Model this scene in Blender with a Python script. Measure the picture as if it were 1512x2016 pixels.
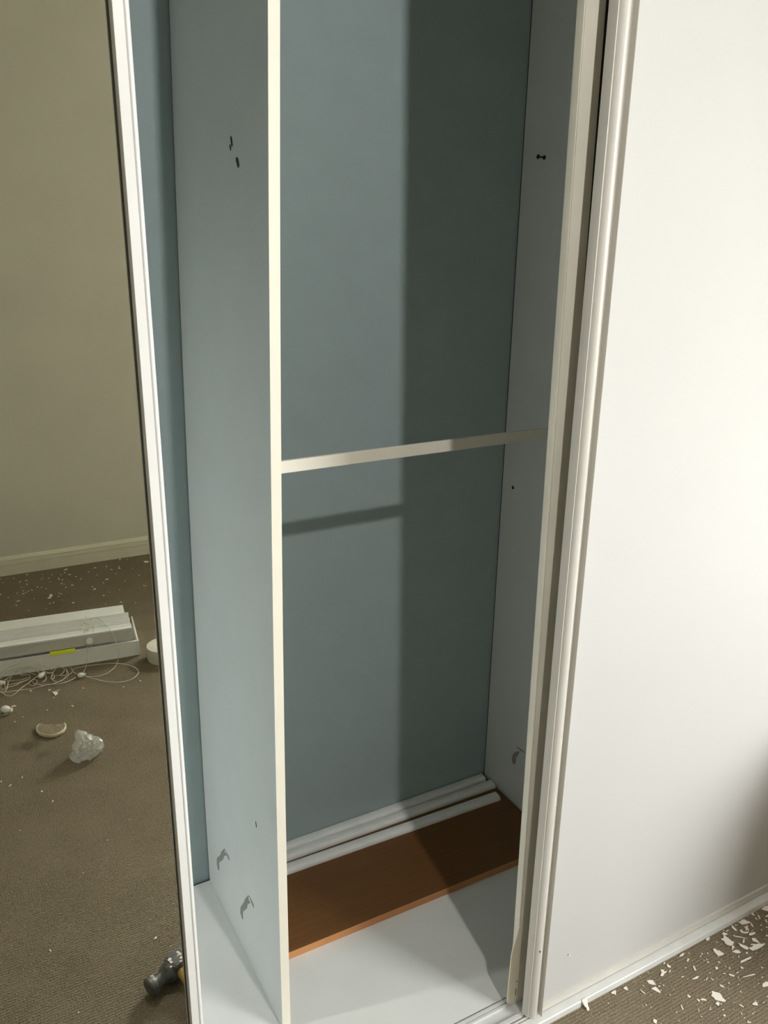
import bpy, bmesh, math, random
from mathutils import Vector, Matrix, noise

random.seed(11)
SC = bpy.context.scene
COL = SC.collection
for o in list(bpy.data.objects):
    bpy.data.objects.remove(o)

# ---------------------------------------------------------------- camera
cd = bpy.data.cameras.new('camera')
cam = bpy.data.objects.new('camera', cd)
COL.objects.link(cam)
right = Vector((0.8737, -0.4862, 0.0145))
up_ = Vector((0.1450, 0.2889, 0.9463))
fwd = Vector((0.4643, 0.8247, -0.3229))
cam.matrix_world = Matrix(((right.x, up_.x, -fwd.x, -0.42138),
                           (right.y, up_.y, -fwd.y, -1.10133),
                           (right.z, up_.z, -fwd.z, 1.41367),
                           (0, 0, 0, 1)))
cd.sensor_fit = 'HORIZONTAL'
cd.sensor_width = 36
cd.lens = 36 * 1657.66 / 1512
cd.clip_start = 0.02
SC.camera = cam

# ---------------------------------------------------------------- light
w = bpy.data.worlds.new('overcast_sky')
SC.world = w
w.use_nodes = True
bg = w.node_tree.nodes['Background']
nt = w.node_tree                                            # overcast sky above, duller ground below the horizon
tc = nt.nodes.new('ShaderNodeTexCoord'); sx = nt.nodes.new('ShaderNodeSeparateXYZ'); cr = nt.nodes.new('ShaderNodeValToRGB')
cr.color_ramp.elements[0].position = 0.47; cr.color_ramp.elements[0].color = (0.22, 0.22, 0.20, 1)
cr.color_ramp.elements[1].position = 0.53; cr.color_ramp.elements[1].color = (1.0, 0.99, 0.985, 1)
mr = nt.nodes.new('ShaderNodeMapRange'); mr.inputs[1].default_value = -1; mr.inputs[2].default_value = 1
nt.links.new(tc.outputs['Generated'], sx.inputs[0]); nt.links.new(sx.outputs[2], mr.inputs[0])
nt.links.new(mr.outputs[0], cr.inputs[0]); nt.links.new(cr.outputs[0], bg.inputs[0])
bg.inputs[1].default_value = 33
SC.view_settings.view_transform = 'Standard'
SC.view_settings.look = 'None'
SC.view_settings.gamma = 1
SC.view_settings.use_curve_mapping = False
SC.view_settings.exposure = 0.52
SC.cycles.use_denoising = True
SC.cycles.denoiser = 'OPENIMAGEDENOISE'
SC.cycles.max_bounces = 10
SC.cycles.diffuse_bounces = 6
SC.cycles.glossy_bounces = 5
SC.cycles.caustics_reflective = False
SC.cycles.caustics_refractive = False

# the bare window in the opposite wall: a portal only guides the sky light through it
BX0, BY0, BH = 1.17, -.9, .55
WX0, WX1, WZ0, WZ1 = 1.6, 2.8, 0.9, 2.2
def yopp(x): return -2.9115 + 0.0384 * x                   # front of the skirting of the opposite wall
ld = bpy.data.lights.new('window_portal', 'AREA')
ld.shape = 'RECTANGLE'
ld.size = WX1 - WX0
ld.size_y = WZ1 - WZ0
ld.cycles.is_portal = True
lo = bpy.data.objects.new('window_portal', ld)
COL.objects.link(lo)
lo.location = ((WX0 + WX1) / 2, yopp((WX0 + WX1) / 2) - .07, (WZ0 + WZ1) / 2)
lo.rotation_euler = (math.radians(90), 0, math.atan(.0384))

# made-up side window behind the mirror door, added to light the left compartment
SY0, SY1, SZ0, SZ1 = .17, .32, .06, 1.55
ld = bpy.data.lights.new('added_side_portal', 'AREA')
ld.shape = 'RECTANGLE'
ld.size = SZ1 - SZ0
ld.size_y = SY1 - SY0
ld.cycles.is_portal = True
lo = bpy.data.objects.new('added_side_portal', ld)
COL.objects.link(lo)
lo.location = (-1.20, (SY0 + SY1) / 2, (SZ0 + SZ1) / 2)
lo.rotation_euler = (0, math.radians(-90), 0)

# ceiling spot aimed at the wardrobe
LAMP = (0.150, -1.67, 2.62)
AIM = Vector((0.05, 0.85, -0.70)).normalized()
ld = bpy.data.lights.new('ceiling_spot_light', 'SPOT')
ld.shadow_soft_size = 0.034
ld.energy = 60
ld.spot_size = math.radians(90)
ld.spot_blend = 1.0
ld.color = (1.0, 0.98, 0.945)
lo = bpy.data.objects.new('ceiling_spot_light', ld)
COL.objects.link(lo)
lo.location = LAMP
lo.rotation_euler = AIM.to_track_quat('-Z', 'Y').to_euler()

# ---------------------------------------------------------------- materials
def mat(name, col, rough=0.5, metal=0.0, spec=0.5, noise_amt=0.0, noise_scale=30, bump=0.0, bump_scale=200,
        stretch=(1, 1, 1)):
    m = bpy.data.materials.new(name)
    m.use_nodes = True
    nt = m.node_tree
    b = nt.nodes['Principled BSDF']
    b.inputs['Base Color'].default_value = (*col, 1)
    b.inputs['Roughness'].default_value = rough
    b.inputs['Metallic'].default_value = metal
    b.inputs['Specular IOR Level'].default_value = spec
    if noise_amt or bump:
        tc = nt.nodes.new('ShaderNodeTexCoord')
        mp = nt.nodes.new('ShaderNodeMapping')
        mp.inputs['Scale'].default_value = stretch
        nt.links.new(tc.outputs['Object'], mp.inputs['Vector'])
    if noise_amt:
        n = nt.nodes.new('ShaderNodeTexNoise')
        n.inputs['Scale'].default_value = noise_scale
        n.inputs['Detail'].default_value = 4
        nt.links.new(mp.outputs[0], n.inputs['Vector'])
        r = nt.nodes.new('ShaderNodeValToRGB')
        r.color_ramp.elements[0].position = 0.3
        r.color_ramp.elements[1].position = 0.7
        lo_ = [max(0, c * (1 - noise_amt)) for c in col]
        hi_ = [min(1, c * (1 + noise_amt)) for c in col]
        r.color_ramp.elements[0].color = (*lo_, 1)
        r.color_ramp.elements[1].color = (*hi_, 1)
        nt.links.new(n.outputs['Fac'], r.inputs[0])
        nt.links.new(r.outputs[0], b.inputs['Base Color'])
    if bump:
        n2 = nt.nodes.new('ShaderNodeTexNoise')
        n2.inputs['Scale'].default_value = bump_scale
        n2.inputs['Detail'].default_value = 3
        nt.links.new(mp.outputs[0], n2.inputs['Vector'])
        bp = nt.nodes.new('ShaderNodeBump')
        bp.inputs['Strength'].default_value = bump
        bp.inputs['Distance'].default_value = 0.002
        nt.links.new(n2.outputs['Fac'], bp.inputs['Height'])
        nt.links.new(bp.outputs[0], b.inputs['Normal'])
    return m

M = {}
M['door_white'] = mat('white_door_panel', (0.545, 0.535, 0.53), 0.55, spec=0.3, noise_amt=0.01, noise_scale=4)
M['alu_white'] = mat('white_painted_aluminium', (0.84, 0.83, 0.83), 0.32, spec=0.5, noise_amt=0.03, noise_scale=14, stretch=(1, 1, .3))
M['rail_shade'] = mat('painted_rail_shade', (0.30, 0.29, 0.27), 0.95)  # grey standing in for the shade under the door rail
M['seal'] = mat('grey_brush_seal', (0.13, 0.125, 0.115), 0.95)
M['alu_door'] = mat('off_white_door_aluminium', (0.60, 0.575, 0.535), 0.32, noise_amt=0.03, noise_scale=14, stretch=(1, 1, .3))
M['alu_old'] = mat('aged_white_aluminium', (0.70, 0.67, 0.59), 0.4, noise_amt=0.05, noise_scale=18, stretch=(1, 1, .3))
M['plastic_cream'] = mat('yellowed_white_plastic', (0.72, 0.67, 0.54), 0.45, noise_amt=0.04, noise_scale=60)
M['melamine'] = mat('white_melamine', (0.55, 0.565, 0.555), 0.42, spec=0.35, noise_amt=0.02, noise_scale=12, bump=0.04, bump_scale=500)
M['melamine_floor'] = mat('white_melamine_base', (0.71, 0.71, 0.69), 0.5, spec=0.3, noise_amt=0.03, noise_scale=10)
M['edge_cream'] = mat('cream_edge_band', (0.80, 0.75, 0.65), 0.45, noise_amt=0.02, noise_scale=20)
M['blue'] = mat('blue_painted_board', (0.345, 0.42, 0.425), 0.6, spec=0.25, noise_amt=0.025, noise_scale=18, bump=0.12, bump_scale=350)
M['track'] = mat('white_track_aluminium', (0.64, 0.635, 0.62), 0.3, spec=0.5, noise_amt=0.05, noise_scale=25)
M['dark'] = mat('dark_gap', (0.02, 0.018, 0.015), 0.8)
M['torn'] = mat('torn_grey_board', (0.22, 0.22, 0.205), 0.9, noise_amt=0.12, noise_scale=120)
M['crack'] = mat('crack_grey', (0.24, 0.24, 0.225), 0.9)
M['black_metal'] = mat('black_screw_metal', (0.015, 0.015, 0.014), 0.5, metal=0.4)
M['moulding'] = mat('white_primed_moulding', (0.80, 0.80, 0.78), 0.55, noise_amt=0.07, noise_scale=60, bump=0.08, bump_scale=200, stretch=(.3, 1, 1))
M['paint'] = mat('white_paint_flake', (0.84, 0.79, 0.71), 0.6, spec=0.3)
M['wall'] = mat('taupe_painted_wall', (0.64, 0.62, 0.535), 0.8, spec=0.15, noise_amt=0.035, noise_scale=3.5)
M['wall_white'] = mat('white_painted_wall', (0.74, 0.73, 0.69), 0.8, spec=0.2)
M['ceiling'] = mat('dull_white_ceiling', (0.58, 0.57, 0.54), 0.9, spec=0.1)
M['skirt'] = mat('cream_gloss_skirting', (0.72, 0.69, 0.57), 0.4, noise_amt=0.03, noise_scale=12)
M['blind'] = mat('white_blind_pvc', (0.88, 0.88, 0.86), 0.4, noise_amt=0.01)
M['blind_grey'] = mat('pale_grey_headrail', (0.60, 0.585, 0.56), 0.4)
M['lime'] = mat('fluorescent_yellow_label', (0.92, 1.0, 0.04), 0.4)
M['cord'] = mat('cream_cord', (0.72, 0.68, 0.55), 0.7)
M['tape'] = mat('white_masking_tape', (0.72, 0.69, 0.61), 0.6)
M['steel'] = mat('dark_worn_steel', (0.13, 0.13, 0.122), 0.5, metal=0.5, noise_amt=0.5, noise_scale=70)
M['yellow'] = mat('yellow_hammer_handle', (0.62, 0.42, 0.13), 0.5, noise_amt=0.1, noise_scale=30)
M['plug_core'] = mat('brown_plaster', (0.27, 0.215, 0.145), 0.9, noise_amt=0.25, noise_scale=130, bump=0.5, bump_scale=200)
M['plug_rim'] = mat('pale_plaster_rim', (0.72, 0.65, 0.52), 0.85, noise_amt=0.1, noise_scale=200, bump=0.3)
M['card'] = mat('brown_cardboard', (0.30, 0.20, 0.11), 0.85, noise_amt=.05)
M['frame_white'] = mat('white_window_frame', (0.78, 0.78, 0.76), 0.4)

def wood():
    m = mat('orange_brown_veneer', (0.26, 0.115, 0.036), 0.42, spec=0.35)
    nt = m.node_tree; b = nt.nodes['Principled BSDF']
    tc = nt.nodes.new('ShaderNodeTexCoord'); mp = nt.nodes.new('ShaderNodeMapping')
    mp.inputs['Scale'].default_value = (1.5, 55, 55)
    n = nt.nodes.new('ShaderNodeTexNoise'); n.inputs['Scale'].default_value = 3; n.inputs['Detail'].default_value = 6
    n.inputs['Distortion'].default_value = .4
    r = nt.nodes.new('ShaderNodeValToRGB')
    r.color_ramp.elements[0].position = .3; r.color_ramp.elements[1].position = .75
    r.color_ramp.elements[0].color = (.138, .059, .018, 1); r.color_ramp.elements[1].color = (.172, .077, .024, 1)
    nt.links.new(tc.outputs['Object'], mp.inputs['Vector']); nt.links.new(mp.outputs[0], n.inputs['Vector'])
    nt.links.new(n.outputs['Fac'], r.inputs[0]); nt.links.new(r.outputs[0], b.inputs['Base Color'])
    return m
M['wood'] = wood()
M['wood_edge'] = mat('pale_orange_board_edge', (0.50, 0.225, 0.085), 0.5, noise_amt=0.05, noise_scale=20)

def carpet():
    m = bpy.data.materials.new('brown_ribbed_carpet'); m.use_nodes = True
    nt = m.node_tree; L = nt.links.new; N = nt.nodes.new
    b = nt.nodes['Principled BSDF']; b.inputs['Roughness'].default_value = 1; b.inputs['Specular IOR Level'].default_value = .05
    geo = N('ShaderNodeNewGeometry')
    mp = N('ShaderNodeMapping'); mp.inputs['Scale'].default_value = (420, 420, 420); L(geo.outputs['Position'], mp.inputs['Vector'])
    n1 = N('ShaderNodeTexNoise'); n1.inputs['Scale'].default_value = 1.0; n1.inputs['Detail'].default_value = 3; L(mp.outputs[0], n1.inputs['Vector'])
    n2 = N('ShaderNodeTexNoise'); n2.inputs['Scale'].default_value = 9; n2.inputs['Detail'].default_value = 3; L(geo.outputs['Position'], n2.inputs['Vector'])
    # ribs run along X, one about every 6.5 mm, broken into loops
    sx = N('ShaderNodeSeparateXYZ'); L(geo.outputs['Position'], sx.inputs[0])
    def mth(op, a, v=None, a2=None):
        q = N('ShaderNodeMath'); q.operation = op; L(a, q.inputs[0])
        if a2 is not None: L(a2, q.inputs[1])
        elif v is not None: q.inputs[1].default_value = v
        return q.outputs[0]
    n3 = N('ShaderNodeTexNoise'); n3.inputs['Scale'].default_value = 60; L(geo.outputs['Position'], n3.inputs['Vector'])
    ph = mth('ADD', mth('MULTIPLY', sx.outputs[1], 2 * math.pi / 0.0065), None, mth('MULTIPLY', n3.outputs['Fac'], 3.0))
    rib = mth('SINE', ph)
    lp = mth('SINE', mth('ADD', mth('MULTIPLY', sx.outputs[0], 2 * math.pi / 0.006), None, mth('MULTIPLY', n3.outputs['Fac'], 9.0)))
    h = mth('ADD', mth('MULTIPLY', rib, .22), None, mth('MULTIPLY', lp, .10))
    h = mth('ADD', h, None, mth('MULTIPLY', n1.outputs['Fac'], 1.6))
    bp = N('ShaderNodeBump'); bp.inputs['Strength'].default_value = .75; bp.inputs['Distance'].default_value = .003
    L(h, bp.inputs['Height']); L(bp.outputs[0], b.inputs['Normal'])
    r = N('ShaderNodeValToRGB'); e = r.color_ramp.elements
    e[0].position = .30; e[0].color = (.155, .123, .084, 1)
    e[1].position = .72; e[1].color = (.305, .254, .180, 1)
    k = e.new(.5); k.color = (.245, .201, .140, 1)
    f = mth('ADD', mth('MULTIPLY', n1.outputs['Fac'], .7), None, mth('MULTIPLY', n2.outputs['Fac'], .24))
    f = mth('ADD', f, None, mth('MULTIPLY', h, .03))
    L(f, r.inputs[0])
    # two dark spilt spots on the carpet
    col = r.outputs[0]
    for (x, y, rad, amt) in ((-.286, -1.572, .028, .45), (-.262, -1.505, .022, .3), (-.32, -1.58, .02, .25)):
        d = N('ShaderNodeVectorMath'); d.operation = 'DISTANCE'; L(geo.outputs['Position'], d.inputs[0]); d.inputs[1].default_value = (x, y, -.02)
        dd = mth('ADD', d.outputs['Value'], None, mth('MULTIPLY', n3.outputs['Fac'], .03))
        mr = N('ShaderNodeMapRange'); mr.inputs[1].default_value = rad; mr.inputs[2].default_value = rad + .025
        mr.inputs[3].default_value = amt; mr.inputs[4].default_value = 0; L(dd, mr.inputs[0])
        mx = N('ShaderNodeMix'); mx.data_type = 'RGBA'; L(mr.outputs[0], mx.inputs[0]); L(col, mx.inputs[6]); mx.inputs[7].default_value = (.03, .027, .024, 1)
        col = mx.outputs[2]
    L(col, b.inputs['Base Color'])
    return m
M['carpet'] = carpet()

def mirror_mat():
    m = bpy.data.materials.new('silvered_mirror'); m.use_nodes = True
    nt = m.node_tree; nt.nodes.remove(nt.nodes['Principled BSDF'])
    g = nt.nodes.new('ShaderNodeBsdfGlossy'); g.inputs['Roughness'].default_value = 0
    g.inputs['Color'].default_value = (.95, .955, .90, 1)
    nt.links.new(g.outputs[0], nt.nodes['Material Output'].inputs[0])
    return m
M['mirror'] = mirror_mat()

def pane_mat():
    m = bpy.data.materials.new('clear_window_glass'); m.use_nodes = True
    nt = m.node_tree; nt.nodes.remove(nt.nodes['Principled BSDF'])
    t = nt.nodes.new('ShaderNodeBsdfTransparent'); t.inputs[0].default_value = (.95, .97, .96, 1)
    g = nt.nodes.new('ShaderNodeBsdfGlossy'); g.inputs['Roughness'].default_value = .02
    mx = nt.nodes.new('ShaderNodeMixShader'); mx.inputs[0].default_value = .06
    nt.links.new(t.outputs[0], mx.inputs[1]); nt.links.new(g.outputs[0], mx.inputs[2])
    nt.links.new(mx.outputs[0], nt.nodes['Material Output'].inputs[0])
    return m
M['pane'] = pane_mat()

def wrap_mat():
    m = bpy.data.materials.new('clear_crumpled_plastic'); m.use_nodes = True
    nt = m.node_tree; nt.nodes.remove(nt.nodes['Principled BSDF'])
    t = nt.nodes.new('ShaderNodeBsdfTransparent')
    g = nt.nodes.new('ShaderNodeBsdfGlossy'); g.inputs['Roughness'].default_value = .06
    d = nt.nodes.new('ShaderNodeBsdfDiffuse'); d.inputs[0].default_value = (.88, .88, .86, 1)
    tr = nt.nodes.new('ShaderNodeBsdfTranslucent'); tr.inputs[0].default_value = (.88, .88, .86, 1)
    a = nt.nodes.new('ShaderNodeMixShader'); a.inputs[0].default_value = .4
    nt.links.new(d.outputs[0], a.inputs[1]); nt.links.new(tr.outputs[0], a.inputs[2])
    c = nt.nodes.new('ShaderNodeMixShader'); c.inputs[0].default_value = .34
    nt.links.new(a.outputs[0], c.inputs[1]); nt.links.new(g.outputs[0], c.inputs[2])
    e = nt.nodes.new('ShaderNodeMixShader'); e.inputs[0].default_value = .5
    nt.links.new(t.outputs[0], e.inputs[1]); nt.links.new(c.outputs[0], e.inputs[2])
    nt.links.new(e.outputs[0], nt.nodes['Material Output'].inputs[0])
    return m
M['wrap'] = wrap_mat()

def lamp_mat():
    m = bpy.data.materials.new('lamp_diffuser'); m.use_nodes = True
    b = m.node_tree.nodes['Principled BSDF']
    b.inputs['Emission Color'].default_value = (1, .93, .82, 1); b.inputs['Emission Strength'].default_value = 3
    return m
M['lamp'] = lamp_mat()

# ---------------------------------------------------------------- helpers
class MB:
    """collects verts and faces for one mesh object"""
    def __init__(s): s.v = []; s.f = []
    def add(s, vs, fs):
        n = len(s.v); s.v += [tuple(p) for p in vs]; s.f += [[i + n for i in f] for f in fs]; return s
    def box(s, x0, x1, y0, y1, z0, z1):
        return s.add([(x0, y0, z0), (x1, y0, z0), (x1, y1, z0), (x0, y1, z0), (x0, y0, z1), (x1, y0, z1), (x1, y1, z1), (x0, y1, z1)],
                     [(0, 3, 2, 1), (4, 5, 6, 7), (0, 1, 5, 4), (1, 2, 6, 5), (2, 3, 7, 6), (3, 0, 4, 7)])
    def loft(s, secs, cap=True):
        n = len(secs[0]); vs = [p for sec in secs for p in sec]; fs = []
        for k in range(len(secs) - 1):
            for i in range(n):
                j = (i + 1) % n
                fs.append((k * n + i, k * n + j, (k + 1) * n + j, (k + 1) * n + i))
        if cap:
            fs.append(tuple(range(n))[::-1]); fs.append(tuple(range((len(secs) - 1) * n, len(secs) * n)))
        return s.add(vs, fs)
    def prism_z(s, prof, z0, z1): return s.loft([[(x, y, z0) for x, y in prof], [(x, y, z1) for x, y in prof]])
    def prism_x(s, prof, x0, x1): return s.loft([[(x0, y, z) for y, z in prof], [(x1, y, z) for y, z in prof]])
    def prism_y(s, prof, y0, y1): return s.loft([[(x, y0, z) for x, z in prof], [(x, y1, z) for x, z in prof]])
    def lathe(s, prof, o, axis, n=20):
        a = Vector(axis).normalized(); h = Vector((0, 0, 1)) if abs(a.z) < .9 else Vector((1, 0, 0))
        u = a.cross(h).normalized(); v = a.cross(u); o = Vector(o)
        return s.loft([[tuple(o + a * t + (u * math.cos(2 * math.pi * i / n) + v * math.sin(2 * math.pi * i / n)) * r) for i in range(n)] for r, t in prof])
    def tube(s, pts, r, n=6, sub=4):
        P = [Vector(p) for p in pts]
        if sub > 1 and len(P) > 2:      # Catmull-Rom through the points
            Q = []
            for i in range(len(P) - 1):
                a, b, c, d = P[max(i - 1, 0)], P[i], P[i + 1], P[min(i + 2, len(P) - 1)]
                for k in range(sub):
                    t = k / sub
                    Q.append(.5 * ((2 * b) + (c - a) * t + (2 * a - 5 * b + 4 * c - d) * t * t + (3 * b - a - 3 * c + d) * t ** 3))
            Q.append(P[-1]); P = Q
        secs = []
        for i, p in enumerate(P):
            t = (P[min(i + 1, len(P) - 1)] - P[max(i - 1, 0)])
            t = t.normalized() if t.length > 1e-9 else Vector((1, 0, 0))
            h = Vector((0, 0, 1)) if abs(t.z) < .9 else Vector((1, 0, 0))
            u = t.cross(h).normalized(); v = t.cross(u)
            secs.append([tuple(p + (u * math.cos(2 * math.pi * k / n) + v * math.sin(2 * math.pi * k / n)) * r) for k in range(n)])
        return s.loft(secs)
    def build(s, name, m, parent=None, smooth=30, bevel=0):
        off = Vector((0, 0, 0))
        if parent is not None: off = ORIG[parent.name]
        me = bpy.data.meshes.new(name)
        me.from_pydata([tuple(Vector(p) - off) for p in s.v], [], s.f)
        bm = bmesh.new(); bm.from_mesh(me)
        bmesh.ops.recalc_face_normals(bm, faces=bm.faces)
        if bevel:
            es = [e for e in bm.edges if len(e.link_faces) == 2 and e.calc_face_angle(0) > .6]
            bmesh.ops.bevel(bm, geom=es, offset=bevel, segments=2, affect='EDGES', clamp_overlap=True)
        bm.to_mesh(me); bm.free()
        if smooth:
            me.polygons.foreach_set('use_smooth', [True] * len(me.polygons))
            me.set_sharp_from_angle(angle=math.radians(smooth))
        me.materials.append(M[m])
        o = bpy.data.objects.new(name, me); COL.objects.link(o)
        if parent is not None: o.parent = parent
        ORIG[o.name] = off
        return o
ORIG = {}

def thing(name, loc, label, cat, group=None):
    o = bpy.data.objects.new(name, None); COL.objects.link(o); o.location = loc
    o.empty_display_size = .05
    ORIG[o.name] = Vector(loc)
    return tag(o, label, cat, group)

def tag(o, label, cat, group=None):
    o['label'] = label; o['category'] = cat
    if group: o['group'] = group
    return o

def struct(o): o['kind'] = 'structure'; return o

def single(mb, name, m, label, cat, loc, group=None, **k):
    """a thing that is one mesh, with its origin at its base"""
    tmp = bpy.data.objects.new('tmp', None); ORIG['tmp'] = Vector(loc)
    class F: name = 'tmp'
    off = Vector(loc)
    mb.v = [tuple(Vector(p) - off) for p in mb.v]
    o = mb.build(name, m, None, **k); o.location = loc
    bpy.data.objects.remove(tmp)
    return tag(o, label, cat, group)

FL = -0.02           # carpet level
D = 0.4316           # inside depth to the blue back panel
XL, XR = -1.13, 1.16 # wardrobe ends
PX = 0.7615          # left face of the right partition
YM = -0.186          # mirror plane
def bow(z): return 0.00866 * z + 0.00878 * z * (z - 1.0)   # the divider leans and bows a little
def RV(x, yv, z): return (x, 2 * YM - yv, z)               # a point seen in the mirror -> where it stands in the room

# ---------------------------------------------------------------- room
RX0, RX1, CEIL = -1.15, 3.0, 2.7
o = struct(MB().box(RX0 - .1, RX1 + .1, -3.2, .6, -.06, FL).build('floor', 'carpet'))
o['label'] = 'brown ribbed carpet floor'
struct(MB().box(RX0 - .1, RX1 + .1, -3.2, .6, CEIL, CEIL + .1).build('ceiling', 'ceiling'))
g = MB()
for (xa, xb, za, zb) in ((RX0, WX0, FL, CEIL), (WX1, RX1, FL, CEIL), (WX0, WX1, FL, WZ0), (WX0, WX1, WZ1, CEIL)):
    ya, yb = yopp(xa) - .016, yopp(xb) - .016
    g.loft([[(xa, ya - .12, za), (xa, ya, za), (xa, ya, zb), (xa, ya - .12, zb)], [(xb, yb - .12, za), (xb, yb, za), (xb, yb, zb), (xb, yb - .12, zb)]])
struct(g.build('wall_back', 'wall', smooth=0))
g = MB()
g.box(RX0 - .1, RX0, -3.2, SY0, FL, CEIL); g.box(RX0 - .1, RX0, SY1, .6, FL, CEIL); g.box(RX0 - .1, RX0, SY0, SY1, FL, SZ0); g.box(RX0 - .1, RX0, SY0, SY1, SZ1, CEIL)
struct(g.build('wall_left', 'wall'))
g = MB(); f = .045
for (ya, yb, za, zb) in ((SY0, SY1, SZ0, SZ0 + f), (SY0, SY1, SZ1 - f, SZ1), (SY0, SY0 + f, SZ0 + f, SZ1 - f), (SY1 - f, SY1, SZ0 + f, SZ1 - f)):
    g.box(RX0 - .08, RX0 - .04, ya, yb, za, zb)
win = struct(g.build('added_side_window', 'frame_white'))  # frame of the added fill window, there to brighten the divider
MB().box(RX0 - .062, RX0 - .058, SY0 + f, SY1 - f, SZ0 + f, SZ1 - f).build('pane', 'pane', win, smooth=0)
struct(MB().box(RX1, RX1 + .1, -3.2, .6, FL, CEIL).build('wall_right', 'wall'))
g = MB(); g.box(RX0, XR + .02, -.225, -.125, 2.3, CEIL); g.box(XR + .02, RX1, -.22, -.1, FL, CEIL)
struct(g.build('wall_front', 'wall'))
struct(MB().box(RX0, RX1, D + .02, D + .1, FL, CEIL).build('wall_behind_wardrobe', 'wall_white'))
prof = [(0, FL), (0, FL + .044), (-.0045, FL + .0450), (-.0045, FL + .0485), (.0, FL + .0495), (-.001, FL + .0630), (-.0065, FL + .0640), (-.0065, FL + .0670),
        (-.002, FL + .0680), (-.006, FL + .076), (-.012, FL + .081), (-.0165, FL + .082), (-.0165, FL)]
struct(MB().loft([[(RX0, yopp(RX0) + y, z) for y, z in prof], [(RX1, yopp(RX1) + y, z) for y, z in prof]]).build('baseboard_back', 'skirt', smooth=20))
# window in the opposite wall (bare, its blind lies on the floor)
g = MB(); f = .045; ym = yopp((WX0 + WX1) / 2) - .016
for (xa, xb, za, zb) in ((WX0, WX1, WZ0, WZ0 + f), (WX0, WX1, WZ1 - f, WZ1), (WX0, WX0 + f, WZ0 + f, WZ1 - f), (WX1 - f, WX1, WZ0 + f, WZ1 - f)):
    g.box(xa, xb, ym - .10, ym - .06, za, zb)
win = struct(g.build('window_1', 'frame_white'))
MB().box(WX0 + f, WX1 - f, ym - .082, ym - .078, WZ0 + f, WZ1 - f).build('pane', 'pane', win, smooth=0)
MB().box(WX0 - .04, WX1 + .04, ym - .05, ym + .05, WZ0 - .025, WZ0).build('sill', 'frame_white', win, bevel=.003)
# ceiling spot
lamp = thing('ceiling_spotlight', (LAMP[0], LAMP[1], CEIL), 'small white spotlight on the room ceiling, aimed at the wardrobe', 'lamp')
LV = Vector(LAMP)
MB().lathe([(.045, 0), (.046, -.010), (.040, -.014)], (LAMP[0], LAMP[1], CEIL), (0, 0, 1), 28).build('lamp_base', 'frame_white', lamp)
MB().tube([(LAMP[0], LAMP[1], CEIL - .012), tuple(LV - AIM * .05)], .006, 10, 1).build('lamp_stem', 'frame_white', lamp)
MB().lathe([(.018, -.075), (.034, -.070), (.042, -.03), (.043, -.001), (.041, -.001), (.040, -.028), (.02, -.04)], LAMP, AIM, 28).build('lamp_head', 'frame_white', lamp)
MB().lathe([(.0395, -.028), (.0395, -.0275)], LAMP, AIM, 28).build('lens', 'lamp', lamp)
# carton added out of view at the right, to shade the foot of the door
bx = thing('shade_carton', (1.5, -.58, FL), 'unseen cardboard carton added to shade the foot of the white sliding door', 'carton')
MB().box(BX0, BX0 + .6, BY0, BY0 + .5, FL + .001, FL + BH).build('shade_carton_body', 'card', bx, bevel=.004)
MB().box(BX0 - .0005, BX0 + .6005, BY0 + .22, BY0 + .28, FL + BH, FL + BH + .0006).build('packing_tape', 'cord', bx, smooth=0)

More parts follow.
